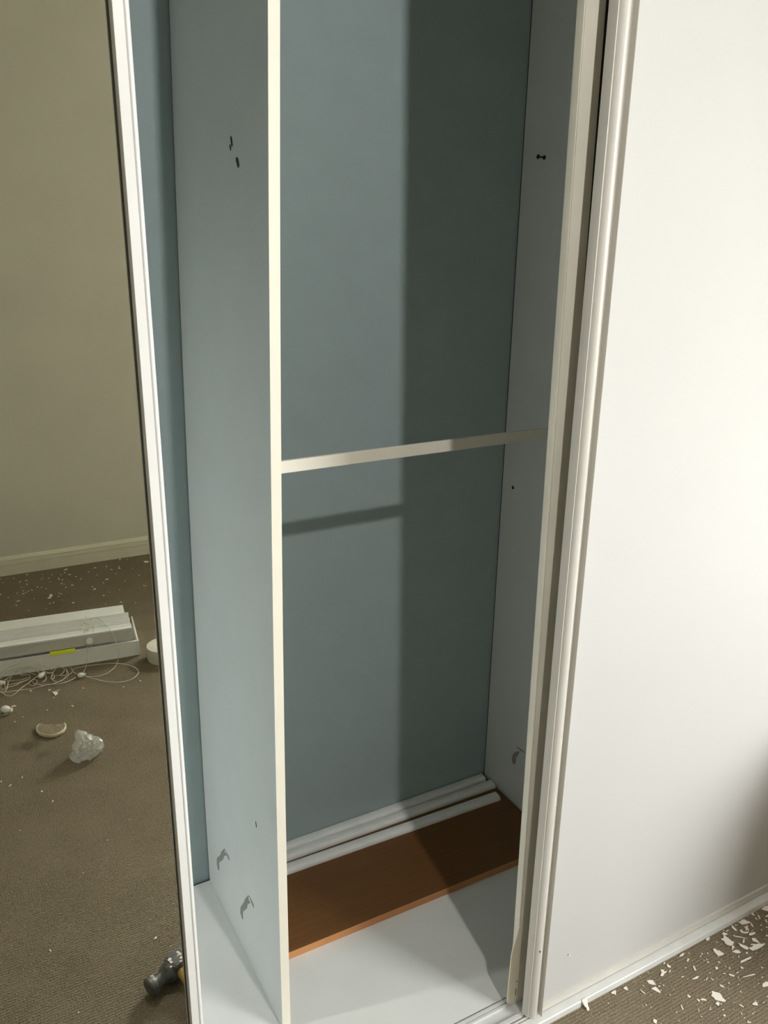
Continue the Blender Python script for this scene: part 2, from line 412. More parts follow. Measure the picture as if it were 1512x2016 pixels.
# ---------------------------------------------------------------- measured outlines in metres (flakes: centre, then outline in 0.1 mm)
FLAKES_NEAR = [
(0.915,-0.2437,[(65,154),(94,43),(96,-45),(121,-76),(49,-106),(-10,-118),(-49,-105),(-84,-60),(-92,-22),(-51,42),(-80,93),(-49,111),(-11,90)]),
(0.8749,-0.2542,[(-29,111),(14,88),(21,34),(59,14),(55,-27),(73,-78),(43,-96),(-35,-73),(-76,-56),(-64,21),(-61,61)]),
(0.9347,-0.2697,[(-26,122),(2,64),(53,2),(76,-44),(24,-93),(-19,-70),(-48,-20),(-64,39)]),
(0.9556,-0.2808,[(-153,43),(-86,24),(-23,24),(-2,48),(-47,77),(-2,77),(50,31),(115,10),(150,-34),(217,-82),(109,-81),(-12,-75),(-154,-58),(-159,-5)]),
(0.912,-0.2715,[(-90,55),(8,48),(56,14),(49,-50),(25,-54),(-47,-12)]),
(0.9104,-0.2946,[(-137,25),(-108,34),(145,1),(135,-23),(109,-34),(-143,-2)]),
(0.971,-0.2711,[(-15,91),(51,56),(42,-9),(18,-100),(1,-56),(-34,-12),(-64,30)]),
(0.9782,-0.2547,[(-63,20),(-19,32),(107,0),(82,-32),(-25,-24),(-82,4)]),
(0.9919,-0.2242,[(-129,64),(-65,47),(16,68),(70,43),(83,-14),(126,-55),(106,-76),(-8,-57),(-103,-29),(-95,8)]),
(1.0008,-0.237,[(17,46),(37,35),(-10,-57),(-37,-46),(-7,22)]),
(0.9583,-0.2256,[(9,74),(33,79),(25,12),(22,-59),(-5,-80),(-28,-62),(-31,-4),(-25,39)]),
(0.9824,-0.2391,[(-12,64),(20,37),(71,56),(77,38),(33,3),(-6,-65),(-33,-65),(-13,-26),(-56,-38),(-67,-32),(-13,28)]),
(0.9692,-0.2424,[(-50,72),(9,67),(-11,7),(28,-14),(95,-42),(74,-66),(1,-50),(-32,-18),(-59,5),(-54,39)]),
(0.9279,-0.2264,[(-46,33),(15,39),(50,-15),(51,-37),(-22,-29),(-49,8)]),
(0.9469,-0.2471,[(-72,91),(-31,42),(48,-27),(124,-120),(63,-73),(-51,26),(-82,61)]),
(0.9477,-0.2586,[(40,36),(58,17),(-30,-39),(-52,-19),(-16,5)]),
(0.8839,-0.2191,[(-56,13),(14,28),(75,27),(49,-12),(-27,-31),(-55,-25)]),
(0.8032,-0.2374,[(-28,3),(45,38),(46,5),(-24,-31),(-40,-15)]),
(0.9274,-0.2831,[(-2,27),(36,7),(13,-23),(-26,-14),(-21,4)]),
(0.9121,-0.2606,[(-44,-8),(36,51),(63,36),(35,-16),(-4,-4),(-30,-33),(-57,-26)]),
(1.0284,-0.2191,[(-40,19),(42,49),(14,-11),(9,-45),(-25,-12)]),
(1.0336,-0.2303,[(16,53),(45,47),(-21,-57),(-40,-43)]),
(1.0243,-0.2305,[(-6,33),(17,21),(2,-36),(-14,-18)]),
(1.0689,-0.2226,[(-121,39),(-10,65),(102,44),(113,-20),(-15,-103),(-70,-26)]),
(1.0523,-0.2373,[(-66,11),(24,28),(42,-10),(-1,-28)]),
(1.0379,-0.2454,[(2,40),(37,31),(-4,-30),(-36,-40)]),
(0.9398,-0.2234,[(-43,8),(44,12),(38,-8),(-39,-12)]),
(0.9335,-0.2188,[(-27,6),(20,7),(30,-7),(-23,-6)]),
(0.9692,-0.2215,[(-20,8),(28,10),(19,-13),(-28,-6)]),
(0.8427,-0.2399,[(13,-10),(-4,-13),(-17,-5),(-13,16),(5,11),(16,1)]),
(0.8353,-0.2425,[(3,-16),(-13,-17),(-14,10),(1,17),(11,15),(13,-10)]),
(0.8545,-0.2447,[(-2,-17),(-14,-13),(-13,6),(-1,18),(17,11),(13,-6)]),
(0.8336,-0.253,[(11,-11),(-2,-10),(-14,0),(-13,7),(4,8),(13,5)]),
(0.84,-0.2542,[(2,-18),(-12,-12),(-10,9),(-3,15),(10,10),(13,-5)]),
(0.8367,-0.2606,[(12,-21),(-13,-13),(-19,-4),(-8,21),(7,17),(20,0)]),
(0.8569,-0.2715,[(19,-22),(-9,-15),(-23,11),(-18,19),(9,13),(21,-6)]),
(0.8653,-0.27,[(6,-7),(0,-8),(-9,-2),(-6,8),(-1,7),(10,2)]),
(0.9044,-0.2815,[(-24,-23),(-29,-16),(4,14),(21,22),(27,14),(2,-10)]),
(0.8938,-0.2765,[(15,-7),(2,-10),(-14,-2),(-10,7),(-2,8),(9,4)]),
(0.8666,-0.2619,[(14,-4),(2,-6),(-9,-5),(-15,1),(-1,6),(8,7)]),
(0.9452,-0.2919,[(8,-8),(-4,-7),(-12,0),(-8,6),(1,10),(15,-1)]),
(0.9458,-0.3021,[(11,-4),(0,-7),(-11,-3),(-10,3),(1,6),(8,5)]),
(0.9662,-0.2912,[(0,-8),(-6,-4),(-6,5),(-2,7),(7,6),(8,-5)]),
(1.0181,-0.2479,[(18,-8),(-6,-12),(-20,-2),(-18,12),(7,12),(20,-1)]),
(1.0076,-0.2569,[(13,-12),(-7,-10),(-13,0),(-13,9),(6,13),(14,-1)]),
(0.9899,-0.2481,[(13,-6),(6,-9),(-14,-2),(-16,4),(0,8),(11,5)]),
(0.9855,-0.2492,[(2,-9),(-8,-8),(-7,2),(1,9),(6,8),(7,-2)]),
(1.0237,-0.2575,[(14,-16),(-7,-13),(-19,3),(-18,12),(5,17),(26,-3)]),
(1.0043,-0.2727,[(26,-9),(-5,-18),(-32,-2),(-29,10),(6,17),(33,2)]),
(1.0131,-0.2169,[(8,-8),(-2,-9),(-12,-1),(-10,8),(5,8),(10,1)]),
(1.0392,-0.2196,[(6,-9),(-3,-8),(-11,-1),(-8,9),(5,9),(11,0)]),
(0.8197,-0.2253,[(17,1),(7,-6),(-12,-7),(-18,-3),(-5,7),(11,7)]),
(0.8952,-0.2332,[(3,-15),(-12,-12),(-13,9),(0,14),(10,11),(11,-7)]),
(0.9921,-0.2777,[(5,-9),(-5,-7),(-9,4),(-4,8),(4,8),(9,-4)]),
(0.9821,-0.2826,[(10,-3),(1,-5),(-7,-3),(-11,4),(-1,6),(9,1)]),
(0.786,-0.3277,[(5,151),(50,96),(109,34),(91,-31),(68,-64),(75,-134),(40,-156),(-21,-104),(-66,-58),(-95,-20),(-78,15),(-91,75),(-59,95),(-28,101)]),
(0.7744,-0.3389,[(-48,26),(32,38),(53,8),(1,-30),(-38,-42)]),
(0.7795,-0.3419,[(8,21),(23,13),(-10,-21),(-20,-12)]),
(0.7829,-0.2755,[(-75,24),(-15,11),(44,18),(94,-9),(45,-25),(-19,-23),(-73,3)]),
(0.7995,-0.2586,[(18,61),(44,54),(3,-36),(-28,-48),(-37,-30)]),
(0.8404,-0.2794,[(-11,32),(44,13),(9,-28),(-42,-16)]),
(0.853,-0.3054,[(-20,44),(-2,38),(50,-33),(21,-57),(-13,-15),(-37,22)]),
(0.8827,-0.3238,[(-137,40),(142,-27),(132,-42),(-138,28)]),
(0.8875,-0.3035,[(-7,41),(13,14),(23,-20),(3,-29),(-31,-7)]),
(0.9244,-0.3228,[(-1,35),(3,0),(29,-14),(-10,-17),(-20,-4)]),
(0.8146,-0.314,[(-11,44),(5,36),(34,-31),(12,-50),(-14,-16),(-26,17)]),
(0.7374,-0.2994,[(-13,34),(19,35),(26,-24),(-8,-40),(-24,-5)]),
(0.747,-0.3151,[(-5,46),(29,-2),(8,-24),(-17,-29),(-14,9)]),
(0.7565,-0.3189,[(-41,36),(-3,34),(30,6),(44,-39),(26,-47),(-7,-12),(-49,23)]),
(0.7056,-0.3112,[(25,59),(35,47),(-11,-45),(-28,-50),(-20,-11)]),
(0.7302,-0.3299,[(7,28),(19,25),(-4,-24),(-21,-29)]),
(0.7234,-0.3432,[(-5,20),(13,-6),(6,-19),(-14,5)]),
(0.7645,-0.3626,[(-17,18),(30,17),(20,-9),(-7,-23),(-25,-2)]),
(0.8384,-0.3737,[(-42,32),(34,31),(61,6),(20,-53),(-24,-21),(-49,6)]),
(0.8111,-0.3643,[(-16,53),(17,21),(16,-40),(0,-40),(-17,7)]),
(0.7976,-0.375,[(3,28),(15,17),(-3,-24),(-16,-21)]),
(0.8951,-0.3538,[(-33,42),(74,44),(109,-11),(39,-51),(-90,-22),(-99,-2)]),
(0.8019,-0.2879,[(-42,-7),(41,21),(44,9),(-43,-23)]),
(0.8103,-0.2939,[(-5,45),(11,18),(7,-40),(-13,-24)]),
(0.8641,-0.2919,[(-18,17),(26,9),(15,-9),(-24,-17)]),
(0.8436,-0.2961,[(-13,22),(29,-8),(8,-18),(-25,5)]),
(0.7624,-0.2607,[(-38,9),(34,6),(30,-12),(-26,-3)]),
(0.8373,-0.3412,[(-3,20),(18,17),(0,-19),(-16,-18)]),
(0.9045,-0.3388,[(7,23),(19,16),(-3,-19),(-23,-21)]),
(0.7947,-0.3944,[(-31,18),(9,24),(3,-1),(39,-18),(17,-29),(-37,7)]),
(0.8748,-0.3746,[(-18,17),(23,2),(-5,-20)]),
(0.7851,-0.2478,[(2,-14),(-14,-8),(-8,10),(0,14),(10,11),(10,-12)]),
(0.8607,-0.2852,[(-18,-15),(-19,-8),(1,12),(16,17),(18,5),(2,-10)]),
(0.8183,-0.2813,[(-9,-19),(-14,-14),(-3,10),(15,26),(13,10),(-1,-14)]),
(0.8694,-0.307,[(37,-7),(11,-9),(-22,-3),(-30,5),(-17,10),(21,4)]),
(0.8606,-0.3165,[(-17,-19),(-18,-6),(3,16),(17,17),(17,5),(-3,-12)]),
(0.858,-0.322,[(4,-11),(-10,-7),(-10,2),(-1,13),(8,11),(9,-8)]),
(0.8312,-0.306,[(1,-12),(-8,-7),(-8,3),(-2,13),(7,9),(10,-6)]),
(0.8329,-0.3162,[(4,-17),(-14,-15),(-14,8),(1,20),(11,16),(12,-11)]),
(0.8214,-0.3242,[(3,-10),(-5,-7),(-7,4),(-5,8),(6,7),(8,-3)]),
(0.8474,-0.3272,[(20,0),(1,-8),(-10,-8),(-16,3),(-10,7),(14,5)]),
(0.8713,-0.347,[(13,1),(6,-3),(-7,-6),(-15,0),(-6,4),(9,5)]),
(0.7821,-0.3137,[(13,-7),(-1,-7),(-14,-2),(-12,6),(-3,8),(17,2)]),
(0.8029,-0.3396,[(12,-3),(3,-6),(-8,-4),(-12,2),(-5,5),(10,5)]),
(0.7474,-0.3231,[(14,-1),(1,-6),(-6,-6),(-15,2),(-2,6),(7,6)]),
(0.7553,-0.3374,[(9,-6),(3,-9),(-11,-4),(-13,5),(1,9),(10,5)]),
(0.7517,-0.34,[(22,-10),(9,-13),(-15,-2),(-23,9),(-8,15),(16,0)]),
(0.7727,-0.3525,[(9,-9),(2,-12),(-19,1),(-12,9),(3,10),(16,1)]),
(0.7909,-0.3624,[(12,1),(6,-5),(-8,-5),(-14,1),(-2,4),(6,4)]),
(0.805,-0.3522,[(12,-2),(3,-6),(-8,-5),(-9,3),(-4,6),(7,4)]),
(0.8214,-0.3854,[(16,-2),(1,-6),(-6,-5),(-14,3),(-7,6),(10,5)]),
(0.8168,-0.3857,[(14,-4),(-3,-9),(-13,-2),(-17,6),(3,9),(16,0)]),
(0.7942,-0.3842,[(20,-2),(5,-8),(-9,-7),(-17,3),(-11,7),(11,7)]),
(0.7467,-0.3667,[(14,-4),(5,-8),(-15,-5),(-13,5),(-5,8),(13,4)]),
(0.7492,-0.3606,[(5,-8),(-3,-9),(-10,4),(-6,10),(5,6),(9,-4)]),
(0.8565,-0.3796,[(22,-2),(7,-7),(-8,-6),(-22,0),(-10,6),(12,8)]),
(0.8454,-0.3691,[(-1,-11),(-6,-7),(-11,4),(0,10),(7,7),(11,-4)]),
(0.795,-0.2873,[(14,-4),(1,-6),(-12,-3),(-8,3),(-5,5),(10,4)]),
(0.8208,-0.2973,[(13,1),(4,-4),(-8,-4),(-12,-1),(-6,4),(9,5)]),
(0.7668,-0.2697,[(10,-2),(4,-5),(-7,-4),(-11,2),(-2,5),(6,3)]),
(0.8859,-0.3448,[(5,-10),(-4,-9),(-11,-1),(-6,10),(5,8),(12,1)]),
(0.6123,-0.223,[(-46,35),(51,36),(69,12),(-12,-63),(-13,-25),(-49,5)]),
(0.6398,-0.227,[(-43,28),(10,42),(52,26),(6,-65),(-25,-31)]),
(0.696,-0.2404,[(-54,72),(0,60),(63,26),(51,-28),(40,-87),(-35,-46),(-65,3)]),
(0.6919,-0.259,[(-76,77),(40,71),(44,-2),(33,-74),(-5,-71),(-36,-1)]),
(0.6642,-0.249,[(-5,82),(1,22),(19,-54),(4,-54),(-18,4)]),
(0.7573,-0.2292,[(2,58),(16,13),(29,-32),(-8,-45),(-39,5)]),
(0.7347,-0.2355,[(15,93),(63,37),(38,6),(89,4),(87,-13),(38,-23),(-2,-24),(-51,-49),(-94,-40),(-104,-21),(-60,7),(-20,23)]),
(0.7496,-0.2389,[(-29,3),(24,17),(35,-1),(-29,-19)]),
(0.7545,-0.2195,[(-34,3),(27,16),(31,-2),(-24,-17)]),
(0.6362,-0.3079,[(-25,24),(15,48),(50,-4),(-9,-50),(-32,-18)]),
(0.8019,-0.2225,[(-61,6),(1,27),(88,19),(66,0),(4,-29),(-26,-13),(-72,-11)]),
(0.7034,-0.2546,[(22,-15),(-3,-11),(-15,-1),(-19,13),(-3,14),(19,1)]),
(0.7128,-0.2569,[(17,-9),(3,-14),(-15,-2),(-11,8),(-5,12),(11,4)]),
(0.7107,-0.2505,[(5,-7),(-4,-6),(-8,0),(-3,7),(4,7),(6,-1)]),
(0.6764,-0.2384,[(8,-9),(-1,-14),(-13,1),(-8,14),(4,10),(10,-3)]),
(0.674,-0.2601,[(9,-3),(2,-6),(-8,-3),(-8,3),(-2,5),(6,4)]),
(0.6994,-0.2636,[(18,0),(3,-8),(-12,-8),(-19,2),(-4,7),(15,7)]),
(0.7229,-0.2738,[(-1,-14),(-7,-7),(-8,6),(0,12),(9,5),(8,-3)]),
(0.7074,-0.279,[(9,-13),(-4,-9),(-13,-2),(-8,13),(3,12),(13,-2)]),
(0.5861,-0.2349,[(4,-12),(-6,-10),(-11,3),(-5,12),(6,11),(13,-4)]),
(0.6408,-0.2721,[(-12,-15),(-9,-4),(4,12),(10,12),(10,6),(-3,-11)]),
(0.6486,-0.2731,[(4,-13),(-5,-11),(-12,2),(-6,12),(10,10),(10,0)]),
(0.6533,-0.2817,[(-10,-16),(-11,-10),(1,12),(7,14),(11,11),(1,-10)]),
(0.6886,-0.3128,[(20,9),(16,0),(-4,-9),(-22,-10),(-14,0),(6,9)]),
(0.6782,-0.3282,[(-5,-14),(-11,-6),(-7,6),(3,12),(12,10),(8,-7)]),
(0.6863,-0.2192,[(3,-8),(-5,-8),(-8,2),(-3,11),(6,7),(8,-3)]),
(0.7086,-0.2195,[(9,-10),(-5,-7),(-9,-2),(-9,9),(3,9),(10,0)]),
(0.6682,-0.2262,[(9,-1),(5,-4),(-9,-4),(-13,1),(-1,5),(9,4)]),
(0.6434,-0.3165,[(1,-11),(-6,-8),(-7,3),(0,10),(4,7),(8,-1)]),
]
FLAKES_FAR = [
(0.0305,-2.873,[(91,-55),(61,41),(-46,82),(-81,35),(-52,-30),(27,-73)]),
(0.0216,-2.8408,[(37,17),(16,49),(-27,27),(-52,-21),(-4,-48),(30,-24)]),
(0.0034,-2.8256,[(36,12),(11,35),(-19,14),(-35,-11),(-15,-37),(22,-13)]),
(0.036,-2.8087,[(63,-24),(21,29),(-33,46),(-68,39),(-27,-35),(44,-55)]),
(0.0555,-2.7763,[(35,-16),(18,30),(-22,59),(-30,12),(-14,-36),(13,-50)]),
(-0.012,-2.7834,[(35,47),(5,70),(-29,32),(-31,-34),(-4,-74),(24,-42)]),
(-0.0005,-2.7655,[(37,-45),(25,13),(-10,51),(-42,47),(-15,-18),(6,-47)]),
(-0.0479,-2.8084,[(27,29),(7,49),(-25,14),(-34,-25),(-1,-53),(26,-14)]),
(-0.0486,-2.7671,[(24,1),(4,37),(-17,31),(-25,-1),(-5,-32),(19,-36)]),
(-0.0654,-2.8646,[(27,-21),(16,34),(-17,39),(-26,21),(-6,-39),(6,-35)]),
(-0.0699,-2.8263,[(27,14),(5,39),(-21,20),(-22,-18),(-11,-35),(22,-20)]),
(-0.0771,-2.812,[(26,-18),(16,18),(-12,33),(-30,13),(-16,-14),(15,-32)]),
(-0.0303,-2.8379,[(25,19),(1,37),(-20,32),(-28,-18),(-2,-44),(24,-25)]),
(-0.0103,-2.7257,[(28,-31),(20,33),(-14,68),(-36,29),(-14,-35),(16,-64)]),
(-0.0022,-2.7167,[(24,20),(9,37),(-16,22),(-27,-17),(-4,-35),(15,-27)]),
(0.0259,-2.6885,[(53,29),(4,50),(-31,31),(-48,-26),(-21,-62),(42,-22)]),
(-0.0014,-2.6767,[(33,-73),(29,-21),(-2,50),(-28,67),(-29,24),(-2,-48)]),
(-0.1035,-2.7341,[(37,-3),(19,37),(-20,40),(-35,6),(-19,-40),(19,-40)]),
(-0.0749,-2.7024,[(35,-15),(14,20),(-22,37),(-31,11),(-16,-16),(21,-37)]),
(-0.0889,-2.7229,[(33,-14),(9,23),(-19,30),(-24,8),(-16,-13),(17,-34)]),
(-0.1277,-2.7129,[(28,38),(8,64),(-24,22),(-26,-43),(-11,-53),(24,-27)]),
(-0.1416,-2.7079,[(28,-10),(14,26),(-11,56),(-28,0),(-20,-29),(16,-43)]),
(-0.1512,-2.6981,[(30,17),(14,33),(-23,20),(-33,-17),(-10,-38),(22,-14)]),
(-0.1626,-2.6892,[(51,4),(31,26),(-35,48),(-49,3),(-25,-39),(28,-42)]),
(-0.1596,-2.7218,[(35,-17),(14,28),(-12,40),(-38,18),(-14,-29),(15,-40)]),
(-0.1848,-2.7078,[(26,65),(7,51),(-25,-22),(-26,-61),(0,-37),(18,4)]),
(-0.1606,-2.7572,[(22,-39),(15,-6),(-10,48),(-19,44),(-16,-6),(7,-41)]),
(-0.1337,-2.8247,[(43,18),(17,41),(-20,28),(-50,-20),(-23,-47),(33,-20)]),
(-0.1377,-2.7842,[(31,4),(8,57),(-27,32),(-27,-4),(-8,-55),(24,-34)]),
(-0.1576,-2.8268,[(25,41),(10,63),(-24,18),(-24,-39),(-7,-51),(20,-32)]),
(-0.1629,-2.8164,[(23,-4),(13,31),(-17,40),(-22,6),(-5,-29),(9,-44)]),
(-0.1233,-2.8892,[(45,-67),(23,5),(-20,68),(-46,70),(-32,10),(30,-85)]),
(-0.1885,-2.626,[(77,-7),(46,26),(-48,35),(-91,9),(-30,-39),(47,-24)]),
(-0.2013,-2.5862,[(26,-31),(23,16),(-3,62),(-24,20),(-23,-15),(1,-52)]),
(-0.2205,-2.6777,[(18,9),(11,35),(-13,33),(-18,4),(-12,-41),(14,-41)]),
(-0.2442,-2.7251,[(30,-3),(23,29),(-20,50),(-43,15),(-15,-48),(26,-44)]),
(-0.1773,-2.8729,[(21,5),(4,51),(-14,36),(-18,-15),(-8,-44),(15,-32)]),
(-0.2271,-2.8943,[(22,3),(9,41),(-13,31),(-19,-1),(-9,-43),(11,-31)]),
(-0.224,-2.8433,[(21,1),(2,39),(-15,21),(-19,0),(-3,-37),(14,-24)]),
(-0.0363,-2.6311,[(28,-10),(9,31),(-22,32),(-27,5),(-10,-30),(23,-28)]),
(-0.0293,-2.6188,[(44,12),(10,47),(-19,23),(-40,-13),(-17,-46),(22,-24)]),
(-0.0414,-2.5988,[(30,-27),(14,27),(-16,49),(-29,16),(-19,-22),(21,-44)]),
(-0.0348,-2.5567,[(29,17),(5,24),(-9,14),(-27,-16),(-11,-25),(13,-13)]),
(-0.0017,-2.5097,[(49,-12),(8,48),(-14,54),(-47,-3),(-25,-30),(29,-57)]),
(-0.0698,-2.5467,[(32,12),(3,52),(-28,32),(-30,-20),(-5,-43),(27,-33)]),
(-0.0841,-2.5449,[(42,-15),(16,26),(-16,45),(-39,15),(-14,-29),(10,-43)]),
(-0.1039,-2.5025,[(21,5),(2,36),(-15,31),(-18,-12),(-5,-37),(14,-23)]),
(-0.1639,-2.5177,[(25,14),(2,29),(-16,19),(-22,-20),(-5,-29),(16,-14)]),
(-0.1318,-2.6201,[(25,-10),(11,19),(-9,25),(-25,14),(-10,-22),(9,-26)]),
(-0.073,-2.6107,[(6,-186),(69,-260),(119,-187),(108,-46),(27,86),(1,188),(-89,181),(-120,143),(-92,65),(-28,17)]),
(0.1459,-2.8371,[(62,5),(10,40),(-38,34),(-54,-9),(-25,-38),(44,-31)]),
(0.194,-2.8285,[(36,-68),(23,2),(-10,57),(-43,68),(-20,-1),(14,-57)]),
(0.2051,-2.7844,[(47,43),(11,48),(-39,5),(-43,-33),(-9,-54),(33,-9)]),
(0.2381,-2.7845,[(44,71),(16,86),(-32,44),(-48,-72),(-15,-81),(35,-48)]),
(0.2424,-2.8048,[(13,103),(-7,71),(-24,-49),(-12,-95),(10,-46),(21,16)]),
(0.2639,-2.8857,[(31,-94),(33,-8),(20,56),(-30,76),(-39,26),(-14,-56)]),
(0.2922,-2.8703,[(-3,74),(-12,34),(-8,-37),(2,-60),(14,-50),(8,40)]),
(0.3594,-2.8024,[(128,28),(1,145),(-86,100),(-98,-47),(-20,-128),(74,-97)]),
(0.2121,-2.7297,[(29,5),(3,41),(-15,26),(-31,-25),(-10,-33),(23,-15)]),
(0.1649,-2.6853,[(68,32),(26,54),(-40,31),(-68,-22),(-30,-62),(44,-32)]),
(0.1448,-2.655,[(21,19),(9,38),(-20,41),(-28,-25),(-9,-49),(26,-23)]),
(0.0698,-2.739,[(51,-50),(35,-18),(-15,48),(-53,59),(-34,10),(16,-50)]),
(0.1106,-2.7983,[(21,5),(0,44),(-19,41),(-17,-2),(1,-46),(15,-42)]),
(0.1383,-2.7527,[(35,-6),(14,18),(-19,32),(-36,11),(-12,-23),(19,-33)]),
(0.0992,-2.6043,[(63,-26),(31,37),(-50,73),(-56,38),(-21,-49),(33,-73)]),
(0.0964,-2.6328,[(29,-10),(9,49),(-21,41),(-28,13),(-8,-45),(20,-50)]),
(0.1189,-2.5264,[(47,-30),(11,35),(-16,49),(-44,19),(-26,-17),(29,-57)]),
(0.1662,-2.4306,[(45,51),(12,58),(-31,21),(-42,-49),(-12,-57),(28,-25)]),
(0.1078,-2.4376,[(17,22),(-3,41),(-19,19),(-15,-26),(3,-38),(17,-17)]),
(0.2273,-2.6294,[(29,-10),(6,23),(-10,27),(-28,7),(-15,-18),(17,-29)]),
(0.1882,-2.5528,[(22,1),(8,36),(-16,36),(-21,-9),(-9,-37),(15,-27)]),
(0.2872,-2.5522,[(31,15),(12,40),(-29,24),(-28,-17),(-12,-41),(25,-21)]),
(0.292,-2.5421,[(15,-37),(13,6),(-1,34),(-14,33),(-13,-2),(-1,-34)]),
(0.2955,-2.6673,[(27,-5),(7,24),(-14,32),(-31,7),(-10,-24),(21,-34)]),
(0.2887,-2.7543,[(20,9),(3,26),(-12,23),(-20,-6),(-5,-31),(15,-21)]),
(0.1487,-2.5491,[(14,3),(-4,39),(-14,31),(-14,-15),(1,-35),(16,-23)]),
(0.216,-2.3994,[(33,12),(16,26),(-29,3),(-37,-16),(-8,-22),(24,-3)]),
(0.1184,-2.809,[(18,12),(3,34),(-12,23),(-19,-18),(-2,-28),(12,-23)]),
(0.0843,-1.7865,[(19,29),(2,46),(-19,3),(-24,-28),(4,-35),(18,-14)]),
(0.027,-1.7731,[(23,9),(13,28),(-14,20),(-21,-7),(-12,-24),(11,-26)]),
(-0.0894,-1.8248,[(24,14),(3,27),(-16,11),(-23,-10),(-5,-33),(16,-8)]),
(-0.2119,-1.7434,[(19,7),(5,29),(-12,20),(-20,-11),(-8,-32),(16,-13)]),
(-0.1389,-1.7309,[(38,27),(8,44),(-29,2),(-38,-27),(-3,-40),(24,-6)]),
(-0.2826,-1.7374,[(11,30),(0,35),(-12,1),(-13,-32),(-1,-28),(15,-7)]),
(-0.3071,-1.7198,[(23,12),(10,32),(-16,14),(-21,-11),(-12,-34),(15,-13)]),
(-0.3228,-1.4238,[(21,33),(-2,29),(-16,10),(-15,-30),(-4,-35),(15,-7)]),
(-0.3746,-1.4296,[(22,25),(6,27),(-13,12),(-21,-20),(-10,-38),(17,-6)]),
(-0.3557,-1.4005,[(44,-48),(18,-7),(-29,47),(-39,45),(-19,6),(24,-43)]),
(-0.1639,-1.8496,[(18,3),(9,24),(-11,16),(-21,-8),(-10,-21),(15,-15)]),
(-0.285,-1.3355,[(21,34),(-3,40),(-16,11),(-23,-39),(0,-39),(21,-7)]),
(-0.2665,-1.2801,[(33,-32),(23,-5),(-11,32),(-29,34),(-18,-1),(3,-28)]),
(-0.3549,-1.201,[(18,13),(8,21),(-15,5),(-14,-8),(-3,-17),(7,-14)]),
(-0.1077,-1.1143,[(9,9),(1,11),(-9,3),(-10,-9),(1,-13),(8,-1)]),
(-0.1728,-1.0644,[(13,-3),(10,6),(-8,13),(-14,5),(-6,-8),(5,-13)]),
(-0.2455,-0.9782,[(14,-2),(10,7),(-10,12),(-14,6),(-4,-11),(4,-11)]),
(-0.1475,-0.7119,[(26,-26),(23,1),(-5,31),(-36,32),(-19,-7),(10,-31)]),
(-0.1254,-0.6753,[(10,3),(7,9),(-9,6),(-12,-2),(-2,-10),(6,-7)]),
(-0.3228,-0.6049,[(18,4),(15,15),(-8,13),(-18,1),(-8,-14),(2,-18)]),
(-0.3472,-0.7825,[(16,47),(-1,31),(-19,-27),(-17,-46),(5,-22),(15,17)]),
(-0.2092,-0.7769,[(5,8),(0,8),(-5,0),(-4,-8),(0,-7),(4,-2)]),
(-0.4496,-0.6849,[(7,1),(3,7),(-3,5),(-10,-3),(-3,-8),(6,-3)]),
(-0.3872,-0.7657,[(9,1),(3,7),(-4,6),(-9,1),(-5,-8),(5,-7)]),
(-0.3833,-0.747,[(10,-2),(8,6),(-5,7),(-11,2),(-7,-5),(4,-8)]),
(-0.1728,-1.8331,[(-86,-136),(68,-90),(59,62),(-41,164)]),
(-0.1868,-1.8634,[(-26,-66),(59,31),(-33,35)]),
(-0.1612,-1.8482,[(-28,-15),(39,-4),(-11,19)]),
(-0.2999,-1.813,[(-79,-9),(-8,-53),(82,-22),(53,44),(-48,40)]),
(-0.2408,-1.8848,[(-29,2),(12,-81),(37,20),(-21,59)]),
(-0.1819,-1.8093,[(-11,-21),(14,-32),(12,25),(-15,28)]),
]
